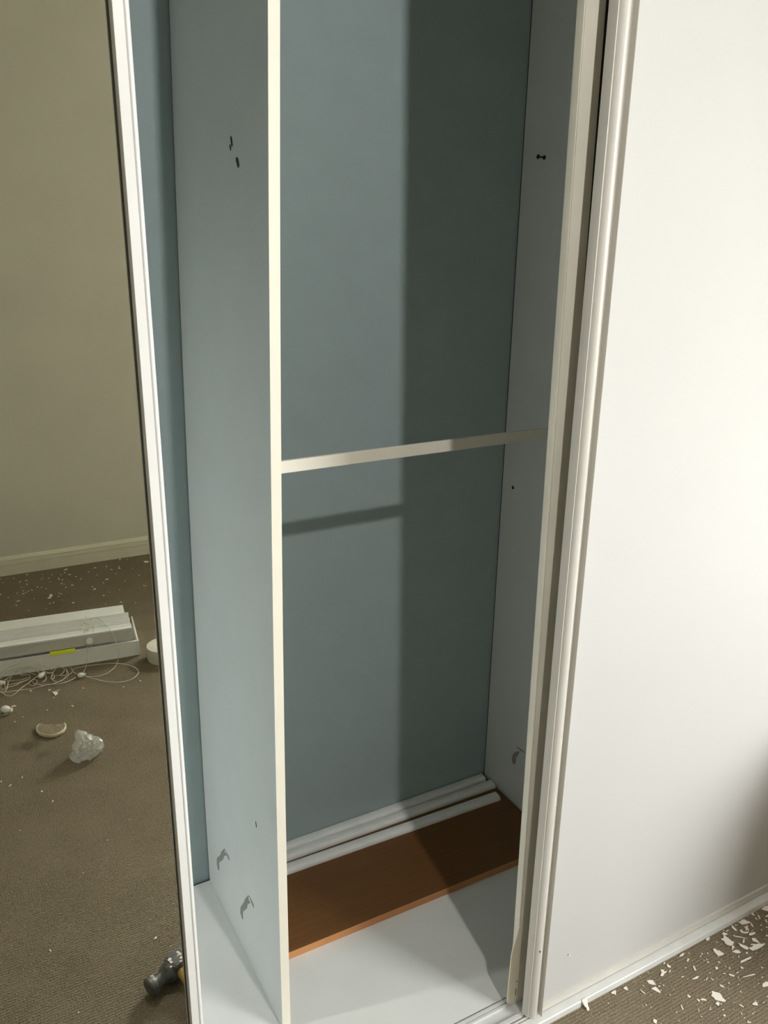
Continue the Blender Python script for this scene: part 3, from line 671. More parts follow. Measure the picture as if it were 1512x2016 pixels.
CORDS = [
[(0.0055,-2.096,0.09),(0.0114,-2.0922,0.095),(0.0188,-2.0776,0.095),(0.0279,-2.0531,0.092),(0.0329,-2.0185,0.091),(0.0397,-1.9853,0.087),(0.0454,-1.9716,0.07),(0.0513,-1.9613,0.048),(0.0523,-1.945,0.03),(0.0511,-1.9447,0.005),(0.0445,-1.9354,-0.012),(0.0288,-1.9115,-0.017),(0.0109,-1.8933,-0.017),(0.0012,-1.8847,-0.017),(-0.0137,-1.879,-0.017),(-0.0317,-1.8772,-0.017),(-0.05,-1.8824,-0.017),(-0.0681,-1.8941,-0.017)],
[(-0.0684,-1.8929,-0.0175),(-0.0557,-1.8716,-0.0145),(-0.0424,-1.8499,-0.0115),(-0.0257,-1.8397,-0.0175),(-0.0069,-1.8175,-0.0145),(0.016,-1.7975,-0.0115),(0.0401,-1.803,-0.0175),(0.062,-1.8033,-0.0145),(0.0779,-1.8112,-0.0115),(0.0921,-1.8427,-0.0175),(0.0923,-1.8549,-0.0145),(0.0862,-1.8704,-0.0115),(0.0742,-1.9074,-0.0175),(0.0484,-1.9266,-0.0145),(0.0206,-1.9364,-0.0115),(-0.0022,-1.9545,-0.0175),(-0.0296,-1.9557,-0.0145),(-0.0745,-1.9568,-0.0115),(-0.091,-1.9659,-0.0175),(-0.101,-1.9514,-0.0145),(-0.1014,-1.9365,-0.0115),(-0.0937,-1.9286,-0.0175),(-0.0902,-1.9141,-0.0145)],
[(-0.0418,-2.0193,0.085),(-0.0369,-2.0069,0.078),(-0.0334,-1.9926,0.07)],
[(-0.0405,-1.9754,0.05),(-0.0451,-1.9717,0.03),(-0.0493,-1.9629,0.01),(-0.0545,-1.9589,-0.012),(-0.0651,-1.9356,-0.016),(-0.076,-1.9062,-0.012)],
[(-0.0016,-2.0491,0.09),(-0.0104,-2.0059,0.086),(-0.0142,-1.9982,0.072),(-0.0251,-1.9876,0.052),(-0.0345,-1.9806,0.03)],
[(-0.0108,-2.1234,0.09),(-0.0201,-2.112,0.09),(-0.0303,-2.1011,0.09),(-0.0283,-2.0788,0.09),(-0.0227,-2.0654,0.09),(-0.0135,-2.0711,0.09),(-0.0052,-2.0721,0.09),(0.0032,-2.0945,0.09),(0.0014,-2.1063,0.09)],
[(-0.0209,-2.0644,0.09),(-0.0181,-2.0473,0.09),(-0.0226,-2.034,0.09),(-0.0308,-2.0331,0.09),(-0.037,-2.021,0.09),(-0.0271,-2.0107,0.09),(-0.0208,-2.0228,0.09)],
[(-0.033,-2.0972,0.09),(-0.0384,-2.0788,0.09),(-0.039,-2.0426,0.09),(-0.0497,-2.0276,0.09),(-0.038,-2.0266,0.09),(-0.0248,-2.0121,0.09)],
[(-0.0974,-1.9036,-0.0175),(-0.1262,-1.8836,-0.0145),(-0.1508,-1.8745,-0.0115),(-0.1704,-1.8927,-0.0175),(-0.1855,-1.893,-0.0145),(-0.2138,-1.8862,-0.0115),(-0.2406,-1.8958,-0.0175),(-0.2701,-1.8986,-0.0145),(-0.2997,-1.8981,-0.0115),(-0.3284,-1.9141,-0.0175)],
[(-0.3314,-1.9435,-0.0175),(-0.3269,-1.925,-0.0145),(-0.3207,-1.8953,-0.0115),(-0.3092,-1.8852,-0.0175),(-0.2967,-1.8747,-0.0145),(-0.2804,-1.8845,-0.0115),(-0.2602,-1.9202,-0.0175),(-0.24,-1.9324,-0.0145),(-0.2206,-1.949,-0.0115),(-0.2057,-1.9714,-0.0175),(-0.192,-1.9658,-0.0145),(-0.1852,-1.9452,-0.0115),(-0.1873,-1.9359,-0.0175),(-0.1989,-1.918,-0.0145)],
[(-0.24,-1.9238,-0.0175),(-0.2351,-1.9119,-0.0145),(-0.225,-1.9045,-0.0115),(-0.2138,-1.9353,-0.0175),(-0.2157,-1.9414,-0.0145),(-0.2277,-1.9418,-0.0115),(-0.2378,-1.9406,-0.0175),(-0.2401,-1.9199,-0.0145)],
[(-0.1669,-1.9253,-0.0175),(-0.1703,-1.9322,-0.0145),(-0.1632,-1.956,-0.0115),(-0.1489,-1.9907,-0.0175),(-0.1422,-2.0004,-0.0145),(-0.1324,-1.9892,-0.0115),(-0.1239,-1.9853,-0.0175),(-0.1265,-1.9578,-0.0145),(-0.1414,-1.9334,-0.0115),(-0.1574,-1.9461,-0.0175)],
[(-0.118,-1.9822,-0.0175),(-0.1159,-1.9447,-0.0145),(-0.1186,-1.9177,-0.0115),(-0.1309,-1.9138,-0.0175),(-0.1508,-1.8964,-0.0145),(-0.1726,-1.8841,-0.0115),(-0.1855,-1.8952,-0.0175)],
[(-0.1025,-1.9779,-0.0175),(-0.1016,-1.9485,-0.0145),(-0.111,-1.9249,-0.0115),(-0.1261,-1.9334,-0.0175),(-0.1419,-1.9321,-0.0145)],
[(-0.1689,-1.9227,-0.0175),(-0.1623,-1.9025,-0.0145),(-0.1516,-1.8892,-0.0115),(-0.1304,-1.9172,-0.0175),(-0.12,-1.9393,-0.0145),(-0.1189,-1.963,-0.0115)],
[(-0.1602,-1.9588,-0.0175),(-0.161,-1.931,-0.0145),(-0.1694,-1.9149,-0.0115),(-0.1717,-1.9351,-0.0175),(-0.1647,-1.9478,-0.0145)],
[(-0.3229,-1.939,-0.0175),(-0.3207,-1.9568,-0.0145),(-0.3124,-1.9753,-0.0115),(-0.3018,-1.996,-0.0175),(-0.2882,-2.005,-0.0145)],
[(-0.3225,-1.9283,-0.0175),(-0.3089,-1.926,-0.0145),(-0.3024,-1.9415,-0.0115),(-0.2939,-1.9845,-0.0175),(-0.2816,-2.009,-0.0145)],
[(-0.3141,-1.9663,-0.0175),(-0.2971,-1.9516,-0.0145),(-0.2795,-1.9437,-0.0115),(-0.2604,-1.9561,-0.0175),(-0.2384,-1.9569,-0.0145),(-0.2312,-1.9619,-0.0115),(-0.2316,-1.9887,-0.0175),(-0.2432,-1.9926,-0.0145),(-0.2586,-1.991,-0.0115)],
[(-0.3232,-1.9357,-0.0175),(-0.305,-1.9345,-0.0145),(-0.2811,-1.9303,-0.0115),(-0.2608,-1.9527,-0.0175),(-0.2389,-1.9535,-0.0145)],
[(-0.3274,-1.9239,-0.0175),(-0.3149,-1.9117,-0.0145),(-0.306,-1.9222,-0.0115),(-0.299,-1.9655,-0.0175),(-0.301,-1.9861,-0.0145),(-0.3059,-1.9792,-0.0115),(-0.3105,-1.9715,-0.0175),(-0.3082,-1.9326,-0.0145)],
[(-0.2975,-1.9792,-0.0175),(-0.2768,-1.9698,-0.0145),(-0.2594,-1.9584,-0.0115),(-0.2363,-1.9763,-0.0175)],
[(-0.2282,-1.9429,-0.0175),(-0.2247,-1.9208,-0.0145),(-0.2198,-1.9089,-0.0115),(-0.2003,-1.8994,-0.0175)],
[(-0.3257,-2.0012,-0.0175),(-0.3154,-2.0083,-0.0145),(-0.292,-2.0234,-0.0115),(-0.2696,-2.0349,-0.0175),(-0.2439,-2.0117,-0.0145),(-0.2247,-1.9882,-0.0115),(-0.2106,-1.9814,-0.0175)],
[(-0.1876,-1.9657,-0.0175),(-0.1773,-1.9693,-0.0145),(-0.1665,-1.9652,-0.0115),(-0.1591,-1.9657,-0.0175)],
[(-0.3449,-1.7794,-0.0175),(-0.3356,-1.7701,-0.0145),(-0.3288,-1.7634,-0.0115),(-0.3199,-1.7741,-0.0175),(-0.3142,-1.7705,-0.0145),(-0.3102,-1.771,-0.0115),(-0.3111,-1.7886,-0.0175)],
[(-0.3212,-2.0209,-0.01),(-0.3166,-2.0098,0.0),(-0.3005,-2.0035,0.012),(-0.2784,-1.9958,0.025),(-0.254,-1.9834,0.036)],
[(-0.3182,-2.0085,-0.012),(-0.2977,-2.019,-0.004),(-0.27,-2.009,0.005),(-0.2399,-1.9944,0.012),(-0.2199,-1.9844,0.008),(-0.2029,-1.9762,0.002),(-0.1831,-1.9667,-0.006),(-0.1691,-1.9603,-0.014)],
[(-0.2736,-2.0222,-0.012),(-0.2615,-2.0071,0.0),(-0.2432,-1.9966,0.008),(-0.2256,-1.9829,0.014),(-0.2097,-1.9816,0.018),(-0.1946,-1.9775,0.018),(-0.1804,-1.9705,0.014),(-0.1688,-1.9692,0.006),(-0.1624,-1.9672,-0.006)],
[(-0.2583,-1.9958,-0.014),(-0.244,-1.9979,0.0),(-0.2311,-1.994,0.008),(-0.2139,-1.9855,0.004),(-0.2063,-1.9787,-0.004),(-0.2012,-1.9769,-0.012)],
[(-0.2717,-2.0098,-0.01),(-0.252,-2.0034,0.005),(-0.2307,-1.9933,0.012),(-0.2025,-1.9755,0.006),(-0.1883,-1.9707,-0.001),(-0.1839,-1.9639,-0.01)],
]
PLUG = [(-0.2584,-1.6411),(-0.2535,-1.6529),(-0.2466,-1.659),(-0.2393,-1.6575),(-0.2332,-1.6471),(-0.2279,-1.6426),(-0.2191,-1.6409),(-0.2086,-1.6349),(-0.202,-1.6289),(-0.1922,-1.6286),(-0.183,-1.6287),(-0.1763,-1.63),(-0.1753,-1.6197),(-0.1769,-1.6077),(-0.1837,-1.5921),(-0.196,-1.5813),(-0.2102,-1.5763),(-0.2239,-1.5789),(-0.2413,-1.5912),(-0.2538,-1.6071),(-0.2589,-1.6239)]
GOUGES = [([(0.3044,0.1787),(0.3024,0.1727),(0.2879,0.1745),(0.3073,0.1579),(0.3187,0.1391),(0.3467,0.1103),(0.3499,0.0884),(0.3568,0.0829),(0.3625,0.0955),(0.36,0.112),(0.3331,0.141),(0.3251,0.1553)],[(0.3043,0.1791),(0.3011,0.1815),(0.284,0.1821),(0.2723,0.1819),(0.2716,0.1457),(0.2753,0.1427),(0.2762,0.1778),(0.2889,0.1772)]),([(0.1645,0.1727),(0.1615,0.1652),(0.1515,0.1659),(0.1683,0.1484),(0.1751,0.1325),(0.2004,0.1023),(0.2013,0.0825),(0.2071,0.0787),(0.2153,0.0878),(0.2136,0.102),(0.1886,0.138),(0.1805,0.1526)],[(0.1657,0.1726),(0.1602,0.1771),(0.1427,0.1799),(0.1336,0.1777),(0.1293,0.143),(0.1333,0.1395),(0.1372,0.1736),(0.1483,0.173)])]
GOUGE_RIGHT = ([(0.2947,0.1757),(0.293,0.1701),(0.2986,0.1612),(0.304,0.1507),(0.3039,0.134),(0.3084,0.1289),(0.316,0.128),(0.3193,0.138),(0.3173,0.1512),(0.3089,0.1651)],[(0.3063,0.1824),(0.3038,0.184),(0.2893,0.1857),(0.2732,0.1854),(0.2746,0.1838),(0.2909,0.1808)])

# ---------------------------------------------------------------- wardrobe carcass
W = thing('wardrobe', (0.1, 0.2, FL), 'built-in sliding-door wardrobe with blue back panel and bare white compartments', 'wardrobe')
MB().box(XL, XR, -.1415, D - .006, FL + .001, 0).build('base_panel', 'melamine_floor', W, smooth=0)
MB().box(XL, XR, D - .006, D, FL + .002, -.003).build('back_joint', 'dark', W, smooth=0)
MB().box(XL, XR, D, D + .016, -.012, 2.42).build('back_panel', 'blue', W, smooth=0)['label'] = 'blue back panel'
MB().box(XL, XR, -.12, D, 2.42, 2.44).build('top_panel', 'melamine', W, smooth=0)
MB().box(XR, XR + .016, -.12, D, FL + .001, 2.42).build('end_panel', 'melamine', W, smooth=0)
zs = [0.0005] + [i * .16 for i in range(1, 16)] + [2.42]
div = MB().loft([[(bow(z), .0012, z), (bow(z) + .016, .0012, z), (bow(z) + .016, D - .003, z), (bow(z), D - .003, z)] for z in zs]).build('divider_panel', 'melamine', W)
MB().loft([[(bow(z), 0, z), (bow(z) + .016, 0, z), (bow(z) + .016, .0012, z), (bow(z), .0012, z)] for z in zs]).build('edge_strip', 'edge_cream', div)['label'] = 'cream edge strip'
MB().loft([[(bow(z) + .0002, D - .003, z), (bow(z) + .0158, D - .003, z), (bow(z) + .0158, D, z), (bow(z) + .0002, D, z)] for z in zs]).build('back_joint', 'dark', div)
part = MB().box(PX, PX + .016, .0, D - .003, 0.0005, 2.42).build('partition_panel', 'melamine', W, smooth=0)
MB().box(PX + .0002, PX + .014, D - .003, D, 0.0005, 2.42).build('back_joint', 'dark', part)
rail = MB().box(.0167, PX, .184, .192, 1.0100, 1.0315).build('cross_rail', 'edge_cream', W, bevel=.0008)
rail['label'] = 'thin cream cross rail'
# torn patches left by removed fittings: grey torn board with a crack beside it
def patch(poly, x, side, m, parent, name, t=.0006):
    s_ = -1 if side < 0 else 1
    xs = [x(z) if callable(x) else x for _, z in poly]
    return MB().loft([[(xx, y, z) for xx, (y, z) in zip(xs, poly)], [(xx + s_ * t, y, z) for xx, (y, z) in zip(xs, poly)]]).build(name, m, parent, smooth=0)
for hook, crack in GOUGES:
    patch(hook, bow, -1, 'torn', div, 'torn_patch')['label'] = 'grey torn patch'
    n_ = len(crack) // 2                                    # a thin line along the outer side of the outline
    thin = crack[:n_] + [(y * .25 + y2 * .75, z * .25 + z2 * .75) for (y, z), (y2, z2) in zip(crack[n_:], crack[:n_][::-1])]
    patch(thin, bow, -1, 'crack', div, 'crack', .0004)
for k, poly in enumerate(GOUGE_RIGHT):
    patch(poly, PX, -1, ('torn', 'crack')[k], part, ('torn_patch', 'crack')[k])
for y, z, h, wd in ((.1025, .386, .010, .0018), (.1399, 1.5238, .012, .004), (.1452, 1.516, .006, .003), (.116, 1.4948, .012, .007)):
    patch([(y - wd, z - h / 2), (y - wd * .2, z - h / 2 - .003), (y + wd, z + h * .2), (y + wd * .6, z + h / 2), (y - wd * .3, z + h * .3)], bow, -1, 'dark', div, 'screw_hole')
MB().lathe([(.0042, 0), (.0042, .0006)], (PX, .3883, .8377), (-1, 0, 0), 14).build('screw_hole', 'dark', part)
MB().lathe([(.006, 0), (.006, .0006), (.0035, .001)], (PX, .3908, .0682), (-1, 0, 0), 14).build('filler_spot', 'melamine', part)
MB().lathe([(.0044, 0), (.0044, .0012), (.0016, .0024), (.0015, .0165), (.0046, .0172), (.0046, .0186), (.003, .0192)], (PX, .3581, 1.5475), (-1, -.1, .03), 12).build('screw', 'black_metal', part)['label'] = 'black screw'

# bottom track: two grooves, front flange
tp = [(-.1448, FL), (-.1448, .0012), (-.1455, .002), (-.1518, .002), (-.1521, -.006), (-.1533, -.006), (-.1536, .001), (-.1582, .001), (-.1588, -.004), (-.1816, -.004),
      (-.1824, .001), (-.1897, .001), (-.1904, -.0075), (-.1938, -.0075), (-.194, -.0005), (-.1958, -.0005), (-.1961, -.0075), (-.1982, -.0075), (-.1986, -.0032),
      (-.2112, -.0052), (-.2134, -.0060), (-.2146, -.0072), (-.2151, -.0092), (-.2151, FL)]
MB().prism_x(tp, XL, XR).build('bottom_track', 'track', W, smooth=25)
MB().box(XL, XR, -.2225, -.135, 2.285, 2.299).build('top_track', 'track', W, smooth=0)

# ---------------------------------------------------------------- sliding doors
ZT = 2.275
# right front door
Dr = thing('sliding_door', (.8, -.2, 0), 'white panelled sliding door with white aluminium handle stile, right of the opening', 'door')
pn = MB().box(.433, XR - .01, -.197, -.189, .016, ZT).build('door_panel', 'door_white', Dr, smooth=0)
MB().prism_x([(-.1895, -.0008), (-.2, -.0008), (-.2, .0160), (-.2008, .0168), (-.2008, .0178), (-.2, .0182), (-.1895, .0182)], .436, XR - .01).build('bottom_rail', 'alu_door', Dr, smooth=20)
MB().box(.44, XR - .01, -.1996, -.1985, -.0030, -.0008).build('rail_shade_strip', 'rail_shade', Dr, smooth=0)  # strip painted as the shadow line between rail and track flange
x0 = 0.0
def xf(z): return .4132 - .0030 * z                         # left edge of the front stile
sp = [(x0 - .0005, -.1835), (x0, -.1985), (x0 + .0008, -.1998), (x0 + .0018, -.2000), (x0 + .0024, -.1988), (x0 + .003, -.2002), (x0 + .006, -.2040), (x0 + .010, -.2062), (x0 + .014, -.2064),
      (x0 + .0175, -.2050), (x0 + .0198, -.2018), (x0 + .0204, -.1992), (x0 + .0240, -.1990), (x0 + .0250, -.2000), (x0 + .0252, -.2098), (x0 + .0258, -.2104), (x0 + .0266, -.2098), (x0 + .0268, -.1972), (x0 + .0268, -.1835)]
st = MB().loft([[(xf(z) + x, y, z) for x, y in sp] for z in (.002, ZT)]).build('handle_stile', 'alu_door', Dr, smooth=40)
MB().prism_y([(.5027, .109), (.504, .1082), (.5058, .1095), (.5042, .1125), (.5034, .1128)], -.1998, -.197).build('chip', 'paint', pn, smooth=0)['label'] = 'small raised chip'
MB().prism_y([(.4215, .1668), (.4237, .1668), (.4233, .1640), (.4241, .1600), (.4229, .1622)], -.2068, -.2050).build('scratch', 'dark', st, smooth=0)
MB().box(XR - .012, XR - .001, -.2, -.186, .002, ZT).build('closing_stile', 'alu_white', Dr, smooth=0)
# rear door, slid behind the front one and leaning a little
def xr(z): return .4100 - .0135 * z
Db = thing('sliding_door', (.8, -.15, 0), 'rear sliding door pushed behind the white one, only its cream handle stile showing', 'door')
rp = [(0, -.1475), (0, -.1598), (.0006, -.1610), (.0014, -.1614), (.0017, -.1602), (.0023, -.1602), (.0026, -.1614), (.0355, -.1614), (.0365, -.1600), (.0365, -.1475)]
zs = [.0045, .3, .6, .9, 1.2, 1.5, 1.8, 2.1, ZT]
rs = MB().loft([[(xr(z) + x, y, z) for x, y in rp] for z in zs]).build('handle_stile', 'alu_old', Db, smooth=35)
rs['label'] = 'cream handle stile'
MB().loft([[(xr(z) + x, y, z) for x, y in ((.0362, -.1590), (.060, -.1590), (.060, -.1480), (.0366, -.1480))] for z in (.0045, ZT)]).build('gap_shade_strip', 'dark', Db, smooth=0)  # black strip standing in for the shade in the gap between the doors
MB().loft([[(xr(z) + x, y, z) for x, y in ((.0605, -.1545), (.7, -.1545), (.7, -.1478), (.0605, -.1478))] for z in (.0045, ZT)]).build('door_panel', 'door_white', Db, smooth=0)
e = xr(.1)
MB().prism_y([(e - .0015, .190), (e - .0045, .172), (e - .0115, .144), (e - .0140, .125), (e - .0155, .022), (e - .0142, .012), (e - .009, .0055), (e - .002, .0028), (e + .0030, .0022), (e + .0030, .190)], -.1622, -.1590).build('finger_plate', 'plastic_cream', Db, bevel=.0006)['label'] = 'yellowed plastic foot of the stile'
MB().lathe([(.0012, 0), (.0012, .0008)], (e + .0045, -.1614, .056), (0, -1, 0), 10).build('screw_hole', 'dark', rs)
MB().box(e + .0028, e + .0042, -.1620, -.160, .022, .038).build('dent', 'dark', rs)
# left mirror door
Dm = thing('mirror_door', (-.65, -.19, 0), 'mirrored sliding door with white aluminium edge stile, left of the opening', 'door')
MB().box(-1.105, -.2118, YM, YM + .004, .012, ZT).build('mirror', 'mirror', Dm, smooth=0)
MB().box(-.2134, -.2117, YM - .0016, YM - .0002, .012, ZT).build('gasket', 'seal', Dm, smooth=0)
MB().box(-1.105, -.2118, YM + .0042, YM + .008, .012, ZT).build('backing_board', 'melamine', Dm, smooth=0)
mp_ = [(-.2116, -.1775), (-.2116, -.1992), (-.2110, -.2000), (-.2085, -.2002), (-.2010, -.2004), (-.2000, -.2016), (-.1985, -.2020), (-.1967, -.2012), (-.1953, -.1990), (-.1946, -.1955), (-.1946, -.1775)]
MB().prism_z(mp_, .002, ZT).build('handle_stile', 'alu_white', Dm, smooth=40)
MB().box(-1.115, -1.103, -.2, -.178, .002, ZT).build('closing_stile', 'alu_white', Dm, smooth=0)
MB().box(-1.103, -.2118, -.1985, YM - .0005, .002, .02).build('bottom_rail', 'alu_white', Dm, smooth=0)

# ---------------------------------------------------------------- loose boards and mouldings inside
bt = .0172
wb = thing('shelf_board', (.39, .28, 0), 'orange-brown veneered shelf board lying flat on the wardrobe base', 'board')
MB().loft([[(.0205, .1406, .0004), (.0205, D - .002, .0004), (.0205, D - .002, bt), (.0205, .1406, bt)],
           [(PX - .002, .1322, .0004), (PX - .002, D - .002, .0004), (PX - .002, D - .002, bt), (PX - .002, .1322, bt)]]).build('board', 'wood', wb, smooth=0)
MB().loft([[(.0205, .1394, .0004), (.0205, .1405, .0004), (.0205, .1405, bt), (.0205, .1394, bt)],
           [(PX - .002, .1310, .0004), (PX - .002, .1321, .0004), (PX - .002, .1321, bt), (PX - .002, .1310, bt)]]).build('front_edge', 'wood_edge', wb, smooth=0)['label'] = 'paler orange front edge'
def moulding(yl, yr, xe, label):
    """rounded strip along X: back edges yl at x=.02 and yr at its right end"""
    pr = [(0, 0), (0, .0095), (-.001, .0108), (-.004, .0118), (-.015, .0118), (-.0205, .0102), (-.0238, .0068), (-.0250, .003), (-.0250, 0)]
    def y(x): return yl + (yr - yl) * (x - .02) / (xe - .02)
    loc = (xe / 2, y(xe / 2), bt)
    single(MB().loft([[(x, y(x) + a_, bt + .0003 + z) for a_, z in pr] for x in (.0215, xe)]), 'moulding_strip', 'moulding', label, 'moulding', loc, 'white moulding strips on the shelf board', smooth=35)
moulding(.4312, .4295, .750, 'white moulding strip at the back, against the blue panel')
moulding(.4045, .3955, .757, 'middle white moulding strip, touching the one against the blue panel')
moulding(.3675, .3490, .7375, 'front white moulding strip, with a dark gap behind it')

# ---------------------------------------------------------------- paint flakes on the carpet
NEAR = {0: 'large dart-shaped white paint flake near the track, far end of the pile', 1: 'jagged oval paint flake left of the large dart-shaped flake',
        2: 'leaf-shaped paint flake touching the hooked flake', 3: 'large hooked white paint flake with a pointed right end', 4: 'small boat-shaped paint flake below the dart-shaped flake',
        5: 'straight bar-shaped paint flake like a short stick', 6: 'tapered paint flake pointing at the right frame edge', 8: 'wide grey-white paint flake lying right beside the wardrobe track',
        23: 'crumpled paint flake in the corner at the right frame edge', 55: 'largest white paint flake, alone at the lower right with torn points', 76: 'square-cut paint flake cut off by the right frame edge',
        118: 'upper of two four-sided paint flakes lying together', 119: 'lower of two four-sided paint flakes lying together', 122: 'three-lobed clover-like paint flake by the track'}
FAR = {49: 'double-lobed white paint flake on the carpet behind the blind, in the mirror', 57: 'large paint flake by the skirting at the mirror edge', 103: 'angular white chip on the carpet in front of the cord tangle',
       0: 'stick-shaped pale flake near the skirting, in the mirror'}
def flake_words(P, cx, cy, near):
    """kind and place of a small flake, in words"""
    ar = abs(sum(P[k - 1][0] * P[k][1] - P[k][0] * P[k - 1][1] for k in range(len(P)))) / 2
    L = max(math.dist(p, q) for p in P for q in P)
    kind = 'speck' if ar < (1.2e-5 if near else 1.6e-5) else ('sliver' if ar / (L * L) < .22 else 'chip')
    if near:
        side = 'left part' if cx < .73 else ('middle' if cx < .88 else 'right part')
        d = 'close to the track' if cy > -.262 else ('a hand away from the track' if cy > -.315 else 'farthest from the track')
        lab = 'small paint %s on carpet, %s of the scatter, %s' % (kind, side, d)
    else:
        side = 'left' if cx < -.06 else 'right'
        d = 'near the skirting' if cy < -2.72 else ('behind the blind' if cy < -2.25 else ('around the blind cords' if cy < -1.68 else 'on open carpet in front'))
        lab = 'tiny paint %s in the mirror, %s, %s side' % (kind, d, side)
    return lab, lab.replace(' paint ' + kind, ' paint ' + kind + 's', 1)
def flakes(data, labels, near):
    for i, (cx, cy, poly) in enumerate(data):
        P = [(x * 1e-4, y * 1e-4) for x, y in poly]
        r = max(math.hypot(*p) for p in P)
        t = min(.0012, .0005 + r * .03)
        ax = random.uniform(0, 6.28); tilt = random.uniform(.0, .10)
        k = (math.cos(ax) * tilt, math.sin(ax) * tilt)
        lift = .0006 + r * tilt
        def h(x, y): return lift + x * k[0] + y * k[1] + (x * x + y * y) * random.uniform(0, 6)
        hs = [h(*p) for p in P]
        g = MB().loft([[(cx + x, cy + y, FL + z) for (x, y), z in zip(P, hs)], [(cx + x, cy + y, FL + z + t) for (x, y), z in zip(P, hs)]])
        if i in labels: single(g, 'paint_flake', 'paint', labels[i], 'paint flake', (cx, cy, FL), smooth=0)
        else:
            lab, grp = flake_words(P, cx, cy, near)
            single(g, 'paint_flake', 'paint', lab, 'paint flake', (cx, cy, FL), grp, smooth=0)
flakes(FLAKES_NEAR, NEAR, True)
flakes(FLAKES_FAR, FAR, False)
# curled strip of paint hanging over the track edge
cl = [((.5345, -0.2139, -.0052), (.5475, -0.2139, -.0052)), ((.5348, -0.2162, -.0058), (.5478, -0.2162, -.0065)), ((.5352, -0.2179, -.0100), (.5470, -0.2177, -.0095)),
      ((.5362, -0.2202, -.0105), (.5460, -0.2195, -.0135)), ((.5372, -0.2217, -.0150), (.5450, -0.2217, -.0150)), ((.5392, -0.2252, -.0165), (.5442, -0.2247, -.0175)), ((.5372, -0.2277, -.0180), (.5445, -0.2262, -.0170)), ((.5395, -0.2302, -.0188), (.5430, -0.2287, -.0180))]
g = MB(); g.loft([[a_, b_, (b_[0], b_[1] + .0002, b_[2] + .0011), (a_[0], a_[1] + .0002, a_[2] + .0011)] for a_, b_ in cl])
single(g, 'paint_peel', 'paint', 'curled strip of white paint hanging over the front edge of the track', 'paint peel', (.541, -.232, FL), smooth=0)

# ---------------------------------------------------------------- blind taken down, lying on the carpet (seen in the mirror)
BL = thing('venetian_blind', RV(-.35, 1.72, FL), 'white venetian blind taken down and tied up on the carpet, seen in the mirror', 'blind')
U = Vector((-.9915, .1300, 0)); V = Vector((.1300, .9915, 0)); O_ = Vector((.1225, 1.5922, 0))
def bp(u, v, z):
    p = O_ + U * u + V * v
    return RV(p.x, p.y, z)
def bprism(prof, u0, u1, name, m, parent=BL, **k):
    return MB().loft([[bp(u0, v, z) for v, z in prof], [bp(u1, v, z) for v, z in prof]]).build(name, m, parent, **k)
LEN = 1.05
z0 = FL + .0005
# pelmet tray: floor, front wall with a lipped frame, back wall, end cap
bprism([(0, z0), (0, z0 + .004), (.003, z0 + .004), (.003, .032), (0, .032), (0, .0362), (.006, .0362), (.006, z0 + .004), (.205, z0 + .004), (.205, z0)], 0, LEN, 'pelmet', 'blind', smooth=0)
MB().loft([[bp(.001, v, z0), bp(.001, v, .036), bp(-.0035, v, .036), bp(-.0035, v, z0)] for v in (-.001, .205)]).build('pelmet_end_cap', 'blind', BL, smooth=0)
# headrail with a ledge, slats stacked behind it, valance plate at the back
bprism([(.011, .0425), (.011, .0790), (.013, .081), (.034, .081), (.034, .0425)], .014, LEN + .01, 'headrail', 'blind_grey', smooth=0)['label'] = 'grey-fronted headrail'
bprism([(.0122, .0811), (.0122, .0835), (.030, .0835), (.0355, .0868), (.0412, .0872), (.0412, .0835), (.0355, .0811)], .014, LEN, 'headrail_lip', 'blind', smooth=0)
zz = z0 + .0045
for k in range(9):
    v0 = .042 + k * .0108
    bprism([(v0, zz), (v0 + .009, zz), (v0 + .009, .0835 + .0012 * (k % 3)), (v0, .0865 + .0012 * (k % 3))], .014 + .004 * ((k * 5) % 4), LEN + .006 * (k % 2), 'slat', 'blind', smooth=0)
bprism([(.1425, .0800), (.1425, .0838), (.213, .0832), (.2155, .0812), (.2155, .0400), (.2125, .0400), (.2125, .0795)], .026, LEN + .03, 'valance', 'blind', smooth=0)
p = up_v = None
MB().lathe([(.0025, 0), (.0025, .0006)], RV(-.205, 1.865, .0834), (0, 0, 1), 10).build('screw_hole', 'crack', BL)
# knob and label on the headrail front, cords with their tassels
MB().lathe([(.010, 0), (.0115, .002), (.0115, .007), (.009, .0095), (.0, .0098)], bp(.158, .0108, .060), (.13, .9915, 0), 20).build('knob', 'blind', BL)['label'] = 'round white knob'
bprism([(-.0012, .0310), (-.0012, .0385), (.010, .0405), (.010, .0368), (.0006, .0364), (.0006, .0310)], .204, .284, 'label_tag', 'lime', smooth=0)['label'] = 'fluorescent yellow label'
for c in CORDS:
    MB().tube(c, .00115, 5, 3).build('cord', 'cord', BL, smooth=60)
def tassel(p, axis, L=.026, r=.0085):
    MB().lathe([(.0, 0), (.55 * r, .04 * L), (.9 * r, .2 * L), (r, .4 * L), (.85 * r, .62 * L), (.55 * r, .8 * L), (.6 * r, .93 * L), (.35 * r, L)], p, axis, 14).build('cord_tassel', 'blind', BL)
tassel((-.094, -1.898, FL + .0105), (1, .12, .0))
tassel((-.208, -1.934, FL + .016), (.75, -.6, .2))
tassel((-.331, -1.966, FL + .012), (.9, .3, .0))
tassel((-.336, -1.792, FL + .0135), (.85, .5, -.1), .034, .0125)

